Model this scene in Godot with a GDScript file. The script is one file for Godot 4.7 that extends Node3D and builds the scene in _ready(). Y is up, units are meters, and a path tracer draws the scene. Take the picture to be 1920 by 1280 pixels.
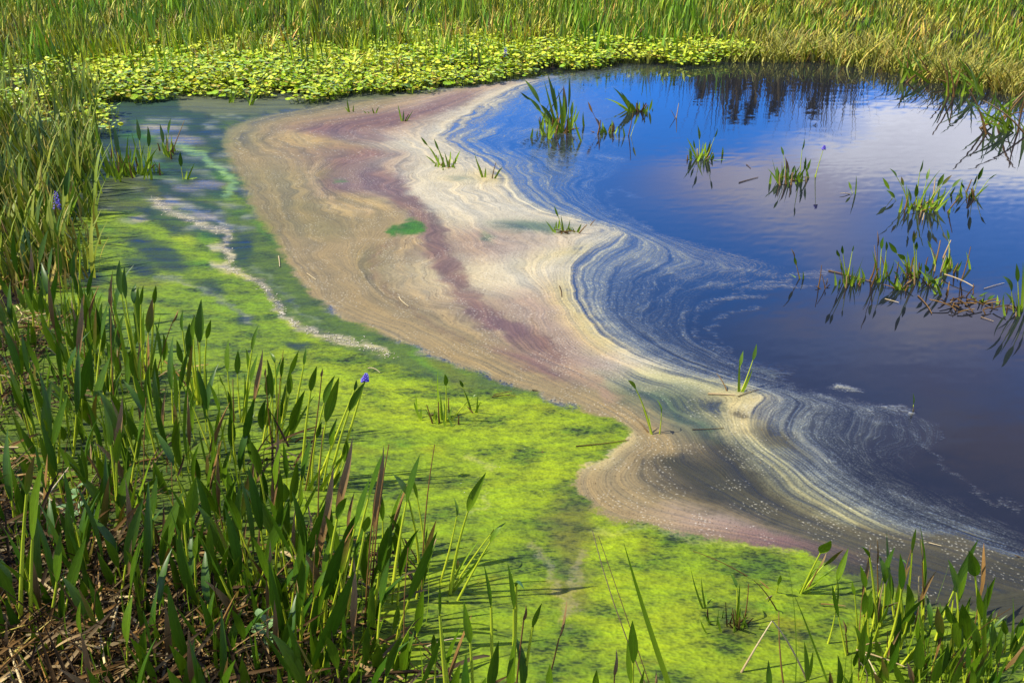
extends Node3D

# ------------------------------------------------------------------ the camera's numbers
const EYE_H := 1.9
const TILT := 0.445          # radians below the horizontal
const LENS := 1758.4         # focal length in pixels of the 1920 x 1280 photograph
const LIT := 2.15             # what a white sunlit surface measures; photograph colour / LIT = base colour

var rng := RandomNumberGenerator.new()
var used := {}

func ray(px: float, py: float) -> Vector3:
	var a := (px - 960.0) / LENS
	var b := (640.0 - py) / LENS
	return Vector3(a, -sin(TILT) + b * cos(TILT), -cos(TILT) - b * sin(TILT))

# the place on the level y = h that is seen at a pixel
func ground_at(px: float, py: float, h := 0.0) -> Vector3:
	var d := ray(px, py)
	return Vector3(0, EYE_H, 0) + d * ((h - EYE_H) / d.y)

# the place at the distance z that is seen at a pixel
func upright_at(px: float, py: float, z: float) -> Vector3:
	var d := ray(px, py)
	return Vector3(0, EYE_H, 0) + d * (z / d.z)

func depth_of(p: Vector3) -> float:
	return (EYE_H - p.y) * sin(TILT) - p.z * cos(TILT)

func seen_at(x: float, z: float) -> Vector2:
	var depth := EYE_H * sin(TILT) - z * cos(TILT)
	var up := -EYE_H * cos(TILT) - z * sin(TILT)
	return Vector2(960.0 + LENS * x / depth, 640.0 - LENS * up / depth)

# ------------------------------------------------------------------ names and metas
func numbered(called: String) -> String:
	var n: int = used.get(called, 0)
	used[called] = n + 1
	return called if n == 0 else "%s_%03d" % [called, n]

func tag(o: Node, label: String, category: String, group := "", kind := "") -> void:
	if label: o.set_meta("label", label)
	if category: o.set_meta("category", category)
	if group: o.set_meta("group", group)
	if kind: o.set_meta("kind", kind)

func thing(called: String, label: String, category: String, at: Vector3, group := "") -> Node3D:
	var o := Node3D.new()
	o.name = numbered(called)
	add_child(o)
	o.position = at
	tag(o, label, category, group)
	return o

func part(called: String, mesh: Mesh, m: Material, parent: Node) -> MeshInstance3D:
	var o := MeshInstance3D.new()
	var key := str(parent.get_instance_id()) + called
	var n: int = used.get(key, 0)
	used[key] = n + 1
	o.name = called if n == 0 else "%s_%03d" % [called, n]
	o.mesh = mesh
	o.material_override = m
	parent.add_child(o, true)
	return o

func top(called: String, mesh: Mesh, m: Material) -> MeshInstance3D:
	var o := MeshInstance3D.new()
	o.name = numbered(called)
	o.mesh = mesh
	o.material_override = m
	add_child(o)
	return o

# ------------------------------------------------------------------ shapes
class Shape:
	var v := PackedVector3Array()
	var n := PackedVector3Array()
	var uv := PackedVector2Array()
	var c := PackedColorArray()
	var idx := PackedInt32Array()

	func vert(p: Vector3, nor: Vector3, t: Vector2, col: Color) -> int:
		v.append(p); n.append(nor); uv.append(t); c.append(col)
		return v.size() - 1

	func tri(a: int, b: int, d: int) -> void:
		idx.append(a); idx.append(b); idx.append(d)

	# a bent leaf or blade: a strip with a raised or sunken midrib
	func blade(pts: Array, widths: Array, side: Vector3, fold: float, c0: Color, c1: Color, twist := 0.0) -> void:
		var last := -1
		var k := pts.size()
		for i in k:
			var p: Vector3 = pts[i]
			var tan: Vector3 = ((pts[mini(i + 1, k - 1)] as Vector3) - (pts[maxi(i - 1, 0)] as Vector3)).normalized()
			var s := side.rotated(tan, twist * i / (k - 1.0)) if twist != 0.0 else side
			s = (s - tan * s.dot(tan)).normalized()
			var nor := s.cross(tan).normalized()
			var w: float = widths[i] * 0.5
			var t := i / (k - 1.0)
			var col := c0.lerp(c1, t)
			var a := vert(p - s * w + nor * w * fold, (nor - s * -fold * 0.8).normalized(), Vector2(0, t), col)
			vert(p, nor, Vector2(0.5, t), col)
			vert(p + s * w + nor * w * fold, (nor - s * fold * 0.8).normalized(), Vector2(1, t), col)
			if last >= 0:
				tri(last, a, last + 1); tri(last + 1, a, a + 1)
				tri(last + 1, a + 1, last + 2); tri(last + 2, a + 1, a + 2)
			last = a

	func tube(pts: Array, r0: float, r1: float, sides: int, c0: Color, c1: Color) -> void:
		var k := pts.size()
		var last := -1
		for i in k:
			var p: Vector3 = pts[i]
			var tan: Vector3 = ((pts[mini(i + 1, k - 1)] as Vector3) - (pts[maxi(i - 1, 0)] as Vector3)).normalized()
			var a := tan.cross(Vector3(0.31, 0.17, 0.93)).normalized()
			var b := tan.cross(a)
			var t := i / (k - 1.0)
			var first := v.size()
			for j in sides:
				var ang := TAU * j / sides
				var nor := a * cos(ang) + b * sin(ang)
				vert(p + nor * lerpf(r0, r1, t), nor, Vector2(float(j) / sides, t), c0.lerp(c1, t))
			if last >= 0:
				for j in sides:
					var j2 := (j + 1) % sides
					tri(last + j, first + j, last + j2); tri(last + j2, first + j, first + j2)
			last = first

	func ball(at: Vector3, r: Vector3, col: Color, rows := 4, cols := 6) -> void:
		var first := v.size()
		for i in rows + 1:
			var f := PI * i / rows
			for j in cols:
				var g := TAU * j / cols
				var d := Vector3(sin(f) * cos(g), cos(f), sin(f) * sin(g))
				vert(at + d * r, d, Vector2(float(j) / cols, float(i) / rows), col)
		for i in rows:
			for j in cols:
				var a := first + i * cols + j
				var b := first + i * cols + (j + 1) % cols
				tri(a, a + cols, b); tri(b, a + cols, b + cols)

	# a round, slightly cupped leaf
	func disc(at: Vector3, r: float, up: Vector3, cup: float, col: Color, turn: float) -> void:
		var a := up.cross(Vector3(sin(turn), 0.1, cos(turn))).normalized()
		var b := up.cross(a)
		var mid := vert(at, up, Vector2(0.5, 0.0), col)
		var k := 8
		for j in k:
			var g := TAU * j / k
			var o := a * cos(g) + b * sin(g)
			vert(at + o * r * (1.0 - 0.25 * float(j == 0)) + up * cup * r, (up - o * cup).normalized(), Vector2(0.5 + 0.5 * cos(g), 0.5), col)
		for j in k:
			tri(mid, mid + 1 + (j + 1) % k, mid + 1 + j)

	func done() -> ArrayMesh:
		var a := []
		a.resize(Mesh.ARRAY_MAX)
		a[Mesh.ARRAY_VERTEX] = v
		a[Mesh.ARRAY_NORMAL] = n
		a[Mesh.ARRAY_TEX_UV] = uv
		a[Mesh.ARRAY_COLOR] = c
		a[Mesh.ARRAY_INDEX] = idx
		var m := ArrayMesh.new()
		m.add_surface_from_arrays(Mesh.PRIMITIVE_TRIANGLES, a)
		return m

func curve(a: Vector3, b: Vector3, bend: Vector3, k: int, from := 0.0, to := 1.0) -> Array:
	var mid := (a + b) * 0.5 + bend
	var out := []
	for i in k:
		var t := lerpf(from, to, i / (k - 1.0))
		out.append(a * (1 - t) * (1 - t) + mid * 2.0 * t * (1 - t) + b * t * t)
	return out

# colours given as the eye's 0..255 become linear base colours
func lin(r: float, g: float, b: float, k := 1.0) -> Color:
	var c := Color(r / 255.0, g / 255.0, b / 255.0).srgb_to_linear()
	return Color(c.r * k, c.g * k, c.b * k)

func noise(s: int, octaves := 1, freq := 1.0) -> FastNoiseLite:
	var f := FastNoiseLite.new()
	f.seed = s
	f.noise_type = FastNoiseLite.TYPE_SIMPLEX_SMOOTH
	f.frequency = freq
	f.fractal_type = FastNoiseLite.FRACTAL_FBM if octaves > 1 else FastNoiseLite.FRACTAL_NONE
	f.fractal_octaves = octaves
	return f

func sm(a: float, b: float, x: float) -> float:
	var t := clampf((x - a) / (b - a), 0.0, 1.0)
	return t * t * (3.0 - 2.0 * t)

# ------------------------------------------------------------------ the script
func _ready() -> void:
	rng.seed = 4711
	var eye := Camera3D.new()
	eye.name = "camera"
	eye.position = Vector3(0, EYE_H, 0)
	eye.rotation = Vector3(-TILT, 0, 0)
	eye.fov = rad_to_deg(2.0 * atan(640.0 / LENS))
	eye.near = 0.05
	eye.far = 2000.0
	add_child(eye)
	eye.current = true

	var env := Environment.new()
	env.background_mode = Environment.BG_SKY
	var sky_look := PanoramaSkyMaterial.new()
	sky_look.panorama = sky_picture()
	env.sky = Sky.new()
	env.sky.sky_material = sky_look
	env.background_energy_multiplier = 1.0
	env.tonemap_mode = Environment.TONE_MAPPER_LINEAR
	env.tonemap_exposure = 1.48
	env.sdfgi_enabled = true
	env.ssao_enabled = true
	env.ssil_enabled = true
	var around := WorldEnvironment.new()
	around.name = "world_environment"
	around.environment = env
	add_child(around)

	var sun := DirectionalLight3D.new()
	sun.name = "sun"
	sun.light_energy = 1.6
	sun.light_color = Color(1.0, 0.96, 0.88)
	sun.light_angular_distance = 0.5
	sun.shadow_enabled = true
	add_child(sun)
	# it stands high on the left, a little behind the camera
	sun.look_at_from_position(Vector3.ZERO, -Vector3(-0.62, 0.83, 0.12), Vector3.UP)

	make_materials()
	build_water()
	build_ground()
	build_far_bank()
	build_water_plants()
	build_left_bank()
	build_front_plants()
	build_litter()

# ------------------------------------------------------------------ the sky: deep blue with broken cloud
# a cloud is [x, y, half width, half height, thickness]: where its mirror image lies on the pond in the photograph
func sky_picture() -> ImageTexture:
	var w := 1024
	var h := 512
	var im := Image.create_empty(w, h, false, Image.FORMAT_RGBAF)
	var f1 := noise(11, 5, 1.0)
	var f2 := noise(23, 4, 1.0)
	var clouds := []
	for c in [[1490, 372, 6.5, 1.8, 0.85, 0.2], [1690, 300, 5.0, 1.4, 1.1, 0.75], [1860, 290, 4.5, 1.7, 1.3, 1.0], [1740, 222, 5.0, 0.9, 1.0, 0.9], [1400, 325, 4.5, 1.0, 0.45, 0.2], [1560, 470, 4.0, 1.5, 0.6, 0.1], [1720, 620, 5.5, 2.0, 0.75, 0.1], [1480, 590, 4.0, 1.8, 0.45, 0.0], [1030, 205, 3.0, 0.8, 0.4, 0.5], [1350, 760, 10.0, 3.0, 0.4, 0.0], [1900, 600, 4.0, 1.6, 0.5, 0.2], [1780, 800, 13.0, 4.5, 0.6, 0.0]]:
		var d := ray(c[0], c[1]).normalized()
		clouds.append([rad_to_deg(atan2(d.x, -d.z)), rad_to_deg(asin(-d.y)), c[2], c[3], c[4], c[5]])
	for j in h:
		var el := 90.0 - (j + 0.5) / h * 180.0
		for i in w:
			var az := (i + 0.5) / w * 360.0
			if az > 180.0: az -= 360.0
			var e := maxf(el, 0.0)
			var blue := Color(0.06, 0.13, 0.40).lerp(Color(0.06, 0.42, 1.5), sm(38.0, 17.0, e))
			var p := Vector3(cos(deg_to_rad(e)) * sin(deg_to_rad(az)), sin(deg_to_rad(e)), cos(deg_to_rad(e)) * cos(deg_to_rad(az)))
			var q := Vector3(p.x, p.y * 2.4, p.z)
			var n := f1.get_noise_3dv(q * 2.6)
			var dens := 0.0
			var glow := 0.0
			for c in clouds:
				var dx: float = (az - c[0] + n * 3.0) / c[2]
				var dy: float = (el - c[1] + n * 1.1) / c[3]
				var e2: float = c[4] * exp(-dx * dx - dy * dy)
				dens += e2
				glow += e2 * c[5]
			var away := sm(24.0, 55.0, absf(az)) + sm(38.0, 52.0, el)
			var seen := dens
			dens += clampf(away, 0.0, 1.0) * sm(-0.35, 0.25, n) * 1.0
			dens = clampf(dens * (1.0 + 0.9 * n + 0.35 * f2.get_noise_3dv(q * 9.0)) , 0.0, 1.0)
			var lit := (glow / seen if seen > 0.05 else 0.3) + 0.4 * f2.get_noise_3dv(q * 3.4 + Vector3(0.3, 0.6, 0))
			var grey := Color(0.50, 0.47, 0.80).lerp(Color(1.5, 1.54, 1.75), clampf(lit, 0.0, 1.0))
			grey = grey.lerp(grey * 0.62, sm(17.0, 34.0, el))
			var c := blue.lerp(grey, dens)
			im.set_pixel(i, j, Color(c.r, c.g, c.b, 1.0))
	return ImageTexture.create_from_image(im)

# ------------------------------------------------------------------ what floats on the water
# A coarse chart of the film (colour, cover, flow coordinates), laid out by where each spot of the
# surface is seen in the photograph and then baked, with its streaks, into textures laid flat on the pond.
const CX0 := -240.0
const CY0 := 60.0
const CSTEP := 4.0
const CW := 600
const CH := 376
const CN := 8
var chart := PackedFloat32Array()

var film := {
	"t": [168, 151, 116, 1.0], "o": [150, 138, 102, 1.0], "m": [140, 112, 114, 1.0], "p": [188, 166, 152, 1.0], "c": [220, 212, 192, 1.0], "y": [220, 206, 156, 0.99],
	"g": [122, 130, 102, 0.93], "k": [98, 118, 102, 0.84], "w": [204, 214, 210, 0.56], "v": [194, 208, 210, 0.40], "u": [186, 202, 208, 0.24], "0": [190, 205, 215, 0.0], "i": [184, 200, 208, 0.13],
	"d": [100, 98, 82, 0.93], "e": [90, 116, 102, 0.93], "f": [72, 73, 64, 0.93], "x": [198, 198, 158, 0.86],
}

func cell(px: float, py: float) -> int:
	return (clampi(int((py - CY0) / CSTEP), 0, CH - 1) * CW + clampi(int((px - CX0) / CSTEP), 0, CW - 1)) * CN

func put_cell(o: int, col: Color, cover: float, alg: float, share: float) -> void:
	chart[o] = lerpf(chart[o], col.r, share)
	chart[o + 1] = lerpf(chart[o + 1], col.g, share)
	chart[o + 2] = lerpf(chart[o + 2], col.b, share)
	chart[o + 3] = lerpf(chart[o + 3], cover, share)
	chart[o + 6] = lerpf(chart[o + 6], alg, share)

func lay_area(pts: Array, col: Color, cover: float, alg: float, share := 1.0) -> void:
	var poly := PackedVector2Array()
	var lo := Vector2(1e9, 1e9)
	var hi := -lo
	for i in range(0, pts.size(), 2):
		var p := Vector2(pts[i], pts[i + 1])
		poly.append(p); lo = lo.min(p); hi = hi.max(p)
	for j in CH:
		var y := CY0 + j * CSTEP
		if y < lo.y or y > hi.y: continue
		for i in CW:
			var x := CX0 + i * CSTEP
			if x < lo.x or x > hi.x: continue
			if Geometry2D.is_point_in_polygon(Vector2(x, y), poly):
				put_cell((j * CW + i) * CN, col, cover, alg, share)

func lay_spot(x: float, y: float, rx: float, ry: float, turn: float, col: Color, cover: float, alg: float, soft := 0.5, share := 1.0) -> void:
	var r := maxf(rx, ry) * 1.3
	for j in range(int((y - r - CY0) / CSTEP), int((y + r - CY0) / CSTEP) + 2):
		for i in range(int((x - r - CX0) / CSTEP), int((x + r - CX0) / CSTEP) + 2):
			if i < 0 or j < 0 or i >= CW or j >= CH: continue
			var d := Vector2(CX0 + i * CSTEP - x, CY0 + j * CSTEP - y).rotated(-turn)
			var q := sqrt(d.x * d.x / (rx * rx) + d.y * d.y / (ry * ry))
			var a := 1.0 - sm(1.0 - soft * 0.5, 1.0 + soft * 0.5, q)
			if a > 0.0: put_cell((j * CW + i) * CN, col, cover, alg, a * share)

func lay_line(pts: Array, wide: float, col: Color, cover: float, alg: float, share := 1.0) -> void:
	for k in range(0, pts.size() - 2, 2):
		var a := Vector2(pts[k], pts[k + 1])
		var b := Vector2(pts[k + 2], pts[k + 3])
		var m := int(a.distance_to(b) / 3.0) + 1
		for s in m:
			var p := a.lerp(b, float(s) / m) + Vector2(rng.randf_range(-0.7, 0.7), rng.randf_range(-0.5, 0.5)) * wide
			lay_spot(p.x, p.y, wide * rng.randf_range(0.4, 1.1), wide * 0.6, 0.0, col, cover, alg, 0.7, share * 0.6)

func cat(a: Variant, b: Variant, c: Variant, d: Variant, t: float) -> Variant:
	return 0.5 * (2.0 * b + (c - a) * t + (2.0 * a - 5.0 * b + 4.0 * c - d) * t * t + (3.0 * b - a - 3.0 * c + d) * t * t * t)

func make_chart() -> void:
	chart.resize(CW * CH * CN)
	for j in CH:
		for i in CW:
			var o := (j * CW + i) * CN
			var g := ground_at(CX0 + i * CSTEP, CY0 + j * CSTEP)
			chart[o] = 0.35; chart[o + 1] = 0.40; chart[o + 2] = 0.44
			chart[o + 4] = g.z * 2.6 + 40.0
			chart[o + 5] = g.x * 1.6 + 40.0
	# murky teal shallows at the left, partly painted sky reflection, with pale streaks
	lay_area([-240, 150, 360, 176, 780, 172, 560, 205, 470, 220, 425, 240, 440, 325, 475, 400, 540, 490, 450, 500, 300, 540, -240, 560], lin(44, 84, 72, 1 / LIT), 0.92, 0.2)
	lay_area([330, 180, 780, 172, 640, 192, 480, 214, 400, 215, 340, 205], lin(116, 126, 94, 1 / LIT), 0.96, 0.0, 0.85)
	# green algae, dull at the edges
	lay_area([780, 170, 560, 205, 470, 220, 425, 240, 415, 265, 440, 325, 462, 375, 500, 430, 530, 480, 590, 558, 665, 605, 800, 660, 940, 715, 1090, 765, 1180, 815, 1260, 820, 1140, 770, 960, 690, 770, 600, 660, 510, 600, 405, 540, 305, 495, 262, 560, 222, 720, 192, 900, 160], lin(112, 126, 82, 1 / LIT), 0.97, 0.3)
	lay_area([1190, 800, 1300, 860, 1080, 880, 1200, 920, 1320, 975, 1470, 1010, 1620, 1060, 1780, 1100, 1930, 1150, 1930, 1240, 1400, 1060, 1060, 980, 1040, 880], lin(104, 122, 62, 1 / LIT), 1.0, 0.6)
	lay_area([1640, 1080, 1860, 1060, 2160, 1030, 2160, 1340, 1930, 1240, 1780, 1140], lin(72, 74, 62, 1 / LIT), 0.95, 0.1)
	lay_area([420, 330, 460, 380, 500, 430, 530, 480, 570, 535, 620, 585, 700, 620, 840, 680, 1000, 738, 1190, 815, 1190, 850, 1000, 790, 880, 760, 740, 720, 620, 680, 520, 620, 460, 540, 430, 470, 420, 400], lin(92, 122, 62, 1 / LIT), 0.96, 0.6)
	lay_area([150, 345, 240, 330, 290, 345, 310, 380, 240, 395, 150, 400], lin(96, 118, 62, 1 / LIT), 0.9, 0.6)
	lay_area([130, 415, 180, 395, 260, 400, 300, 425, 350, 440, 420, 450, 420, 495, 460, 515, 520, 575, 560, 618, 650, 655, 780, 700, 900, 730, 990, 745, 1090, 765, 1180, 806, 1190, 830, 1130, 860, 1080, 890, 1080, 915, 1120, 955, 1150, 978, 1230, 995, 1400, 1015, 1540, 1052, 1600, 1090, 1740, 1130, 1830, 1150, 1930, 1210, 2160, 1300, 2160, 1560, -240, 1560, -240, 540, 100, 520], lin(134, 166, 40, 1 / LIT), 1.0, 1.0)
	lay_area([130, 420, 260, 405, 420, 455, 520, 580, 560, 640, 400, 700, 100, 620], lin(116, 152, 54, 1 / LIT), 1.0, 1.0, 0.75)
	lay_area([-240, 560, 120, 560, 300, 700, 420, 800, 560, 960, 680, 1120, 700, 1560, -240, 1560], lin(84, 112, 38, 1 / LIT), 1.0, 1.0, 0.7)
	for s in [[980, 880, 150, 70], [1130, 1010, 90, 70], [800, 770, 160, 40], [1000, 800, 140, 40], [1250, 1180, 200, 80], [760, 1150, 90, 120], [640, 720, 120, 30]]:
		lay_spot(s[0], s[1], s[2], s[3], 0.1, lin(160, 188, 38, 1 / LIT), 1.0, 1.0, 1.4, 0.7)
	lay_spot(1075, 980, 50, 62, 0.1, lin(122, 128, 62, 1 / LIT), 1.0, 0.7, 1.0, 0.85)
	lay_spot(1075, 1090, 36, 70, 0.0, lin(124, 128, 66, 1 / LIT), 1.0, 0.7, 1.0, 0.7)
	lay_spot(1380, 1160, 40, 30, 0.0, lin(110, 120, 50, 1 / LIT), 0.9, 0.8, 1.0, 0.7)
	lay_spot(1650, 1140, 80, 16, 0.2, lin(60, 80, 50, 1 / LIT), 0.8, 0.6, 0.8, 0.8)
	for i in 46:
		var q := Vector2(rng.randf_range(160, 470), rng.randf_range(220, 560))
		lay_spot(q.x, q.y, rng.randf_range(14, 46), rng.randf_range(4, 11), rng.randf_range(-0.1, 0.3), lin(rng.randf_range(60, 120), rng.randf_range(110, 150), 58, 1 / LIT), 0.92, 0.7, 1.2, 0.55)
	for i in 40:
		var q := Vector2(rng.randf_range(420, 900), 0.0)
		q.y = 330.0 + (q.x - 420.0) * 0.82 + rng.randf_range(-50, 40)
		lay_spot(q.x, q.y, rng.randf_range(16, 50), rng.randf_range(6, 16), 0.7, lin(rng.randf_range(80, 130), rng.randf_range(120, 160), 56, 1 / LIT), 0.96, 0.8, 1.2, 0.5)
	for i in 60:
		var q := Vector2(rng.randf_range(560, 1500), rng.randf_range(700, 1280))
		lay_spot(q.x, q.y, rng.randf_range(14, 60), rng.randf_range(5, 18), rng.randf_range(-0.2, 0.3), lin(rng.randf_range(70, 130), rng.randf_range(110, 150), 40, 1 / LIT), 1.0, 1.0, 1.3, 0.42)
	for i in 110:  # glints on the rippled shallows, painted as short pale and dark dashes
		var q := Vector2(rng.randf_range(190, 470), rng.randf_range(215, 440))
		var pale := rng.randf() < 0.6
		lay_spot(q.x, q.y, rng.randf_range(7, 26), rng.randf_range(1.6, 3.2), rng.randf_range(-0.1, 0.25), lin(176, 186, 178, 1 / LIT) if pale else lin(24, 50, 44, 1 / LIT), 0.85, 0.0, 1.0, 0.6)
	# open pockets in the algae
	for s in [[300, 478, 58, 22, 0.5], [262, 500, 30, 16, 0.2], [340, 440, 30, 10, 0.4], [455, 470, 20, 30, 0.3], [425, 465, 12, 22, 0.2], [400, 540, 30, 8, 0.3], [560, 648, 30, 7, 0.1], [160, 520, 36, 14, 0.1], [460, 600, 26, 8, 0.3], [250, 455, 16, 8, 0.0]]:
		lay_spot(s[0], s[1], s[2], s[3], s[4], lin(36, 74, 70, 1 / LIT), 0.8, 0.2, 0.9, 0.85)
	lay_spot(345, 448, 24, 9, 0.2, lin(150, 176, 50, 1 / LIT), 1.0, 0.8)
	# the pale thread of froth between the green films
	var froth := lin(226, 216, 190, 1 / LIT)
	lay_line([286, 372, 300, 385, 320, 398, 350, 408, 385, 424, 420, 432, 432, 446, 420, 466, 434, 482, 420, 500, 450, 510, 480, 526, 505, 548, 522, 570, 530, 590, 560, 612, 610, 630, 660, 642, 720, 660], 6.0, froth, 0.86, 0.0)
	lay_line([310, 372, 345, 384, 380, 398, 410, 414, 436, 430], 6.0, lin(196, 200, 200, 1 / LIT), 0.75, 0.0, 0.8)
	lay_line([396, 462, 428, 464], 7.0, froth, 0.95, 0.0)
	lay_line([396, 498, 440, 508], 7.0, froth, 0.95, 0.0)
	lay_line([470, 500, 500, 520, 540, 560, 560, 590, 600, 606], 4.0, lin(160, 182, 140, 1 / LIT), 0.8, 0.0, 0.8)
	lay_line([290, 520, 330, 524, 370, 540, 420, 560, 450, 590, 480, 606], 4.0, lin(196, 206, 190, 1 / LIT), 0.75, 0.0, 0.7)
	lay_line([330, 270, 356, 282, 378, 290, 394, 308, 416, 318, 432, 334, 436, 352, 420, 372], 7.0, lin(158, 206, 130, 1 / LIT), 0.9, 0.0, 0.9)
	for s in [[340, 262, 40, 7], [390, 345, 30, 6], [350, 352, 24, 5], [315, 380, 20, 5], [385, 405, 26, 7], [300, 240, 40, 5], [260, 410, 16, 4]]:
		lay_spot(s[0], s[1], s[2], s[3], 0.05, lin(196, 188, 186, 1 / LIT), 0.7, 0.0, 1.0, 0.8)
	lay_line([985, 1022, 1008, 1040, 1026, 1060, 1034, 1090, 1060, 1130, 1072, 1170], 7.0, lin(176, 170, 124, 1 / LIT), 0.98, 0.3, 0.7)
	lay_line([1098, 1040, 1082, 1062, 1088, 1085, 1066, 1110, 1074, 1140, 1070, 1175], 7.0, lin(176, 170, 124, 1 / LIT), 0.98, 0.3, 0.75)
	lay_line([880, 855, 905, 868, 935, 880], 6.0, lin(186, 190, 130, 1 / LIT), 0.98, 0.5, 0.6)
	lay_line([880, 968, 920, 955, 915, 925], 5.0, lin(190, 196, 150, 1 / LIT), 0.98, 0.5, 0.5)
	lay_line([1110, 1000, 1180, 992, 1260, 1000, 1340, 1012, 1450, 1030, 1540, 1050], 5.0, lin(190, 206, 120, 1 / LIT), 0.9, 0.4, 0.6)
	# the flow: lines along which the film is drawn out, from the still bank to the open water
	var lines := [
		[860,165,760,178,640,190,540,205,470,220,425,240,415,265,425,295,440,325,455,350,462,375,475,400,500,430,515,455,530,480,545,505,565,530,590,558,620,582,665,605,730,632,800,660,870,690,940,715,1010,742,1090,765,1150,790,1180,820,1110,865,1082,905,1120,955,1230,992,1400,1015,1560,1060,1750,1120],
		[900,160,820,175,720,192,630,208,550,222,500,240,495,262,510,285,540,305,560,330,565,355,575,380,600,405,620,430,635,455,645,480,660,510,685,540,720,570,770,600,840,632,900,660,960,690,1020,718,1080,742,1140,770,1180,795,1215,830,1180,860,1160,900,1220,940,1320,975,1470,1010,1620,1060,1780,1110],
		[950,152,880,168,800,192,720,215,640,232,590,245,620,262,700,285,650,302,615,325,630,350,690,370,740,392,750,420,730,450,700,475,695,505,720,540,770,575,830,605,900,640,970,668,1040,700,1090,730,1150,755,1200,785,1240,812,1262,842,1255,866,1290,896,1370,940,1470,985,1580,1020,1720,1065,1860,1110],
		[1000,146,920,162,860,185,800,208,740,232,710,250,740,265,790,290,800,315,770,335,770,355,800,375,840,395,880,415,900,440,920,470,940,500,960,530,990,560,1020,595,1060,640,1110,685,1160,715,1210,735,1240,752,1270,775,1320,800,1350,835,1390,875,1440,920,1520,965,1620,1005,1720,1035,1820,1070,1960,1110],
		[1060,140,975,158,925,180,880,205,840,230,810,252,830,270,865,292,900,312,925,330,935,350,945,372,990,395,1070,415,1132,428,1100,450,1070,470,1057,500,1058,545,1085,595,1130,640,1190,675,1270,700,1350,722,1410,742,1385,765,1385,795,1420,835,1470,875,1530,920,1610,968,1700,1005,1800,1030,1900,1065,2020,1100],
		[1130,128,1040,150,990,175,960,200,930,228,900,250,890,268,910,285,950,303,965,322,980,345,1000,372,1050,398,1110,415,1180,440,1160,465,1120,490,1100,520,1110,565,1140,610,1190,648,1260,680,1340,707,1420,725,1480,752,1460,780,1450,805,1480,845,1530,880,1600,930,1680,970,1780,1005,1870,1030,1960,1060,2060,1095],
		[1200,122,1110,145,1060,175,1050,205,1040,235,1020,258,990,275,1000,290,1030,303,1045,320,1055,345,1070,372,1110,400,1180,430,1280,475,1260,500,1210,520,1190,550,1190,585,1215,625,1270,660,1340,690,1420,715,1500,738,1580,765,1570,795,1560,830,1600,870,1650,905,1700,940,1780,975,1860,1005,1930,1030,2020,1060,2100,1090],
		[1300,122,1250,150,1220,180,1220,215,1230,245,1230,268,1220,285,1200,300,1190,315,1170,335,1140,360,1145,385,1190,410,1290,450,1480,500,1460,520,1400,540,1340,560,1300,590,1300,625,1350,660,1430,700,1530,728,1650,760,1760,790,1760,830,1740,860,1760,890,1800,920,1850,945,1900,975,1960,1005,2020,1030,2100,1060,2160,1085]]
	var kinds := ["gggkkggoooooottttttttttttttyytttmff", "pptttttttttoootttttttttttttttttpmff", "pppmmmtmmomttttoottttmmtttttfffddff", "pppmmpccccccccppccppppxeeeefffddfff", "wccccccccyccccccycyyycxxyyyxxxxddff", "vvvvuwvwwwwwwwwwwwwwwwwwvwddvvvddff", "uuuuuuuvvvvvvvvvuuuuuuuvuuuiiuuuuff", "000000000000000000iiii00ii000000000"]
	var L := lines.size()
	var K := 35
	var fs := 10
	var ft := 12
	var prev := []
	for a in (L - 1) * fs + 1:
		var li := mini(a / fs, L - 2)
		var u := float(a - li * fs) / fs
		var row := []
		for b in (K - 1) * ft + 1:
			var ki := mini(b / ft, K - 2)
			var w := float(b - ki * ft) / ft
			var p := []
			var col := []
			for dl in [-1, 0, 1, 2]:
				var l := clampi(li + dl, 0, L - 1)
				var q := []
				for dk in [-1, 0, 1, 2]:
					var k := clampi(ki + dk, 0, K - 1)
					q.append(Vector2(lines[l][k * 2], lines[l][k * 2 + 1]))
				p.append(cat(q[0], q[1], q[2], q[3], w))
				if dl == 0 or dl == 1:
					var fa: Array = film[kinds[l][ki]]
					var fb: Array = film[kinds[l][ki + 1]]
					var ca := lin(fa[0], fa[1], fa[2], 1 / LIT)
					ca.a = fa[3]
					var cb := lin(fb[0], fb[1], fb[2], 1 / LIT)
					cb.a = fb[3]
					col.append(ca.lerp(cb, w))
			var c: Color = (col[0] as Color).lerp(col[1], u)
			row.append([cat(p[0], p[1], p[2], p[3], u), c, float(a) / fs, float(b) / ft])
		if a > 0:
			for b in (K - 1) * ft:
				var fade := 1.0
				if b > 3 * ft and b < 27 * ft: fade = sm(-0.4, 3.2 if b < 14 * ft else 1.5, float(a))
				fill_tri(prev[b], prev[b + 1], row[b], fade)
				fill_tri(prev[b + 1], row[b + 1], row[b], fade)
		prev = row
	# patches of their own
	lay_line([740, 366, 780, 392, 812, 430, 822, 470, 846, 520, 884, 566, 925, 605, 980, 634, 1040, 660], 20.0, lin(138, 112, 112, 1 / LIT), 1.0, 0.0, 0.6)
	lay_line([1060, 690, 1110, 716, 1150, 750], 14.0, lin(176, 150, 130, 1 / LIT), 1.0, 0.0, 0.5)
	lay_line([740, 450, 706, 470, 700, 505, 730, 550, 790, 596, 870, 640], 7.0, lin(150, 128, 104, 1 / LIT), 1.0, 0.0, 0.6)
	lay_line([780, 452, 752, 470, 746, 500, 772, 545, 830, 590, 900, 630], 6.0, lin(206, 182, 138, 1 / LIT), 1.0, 0.0, 0.7)
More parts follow.
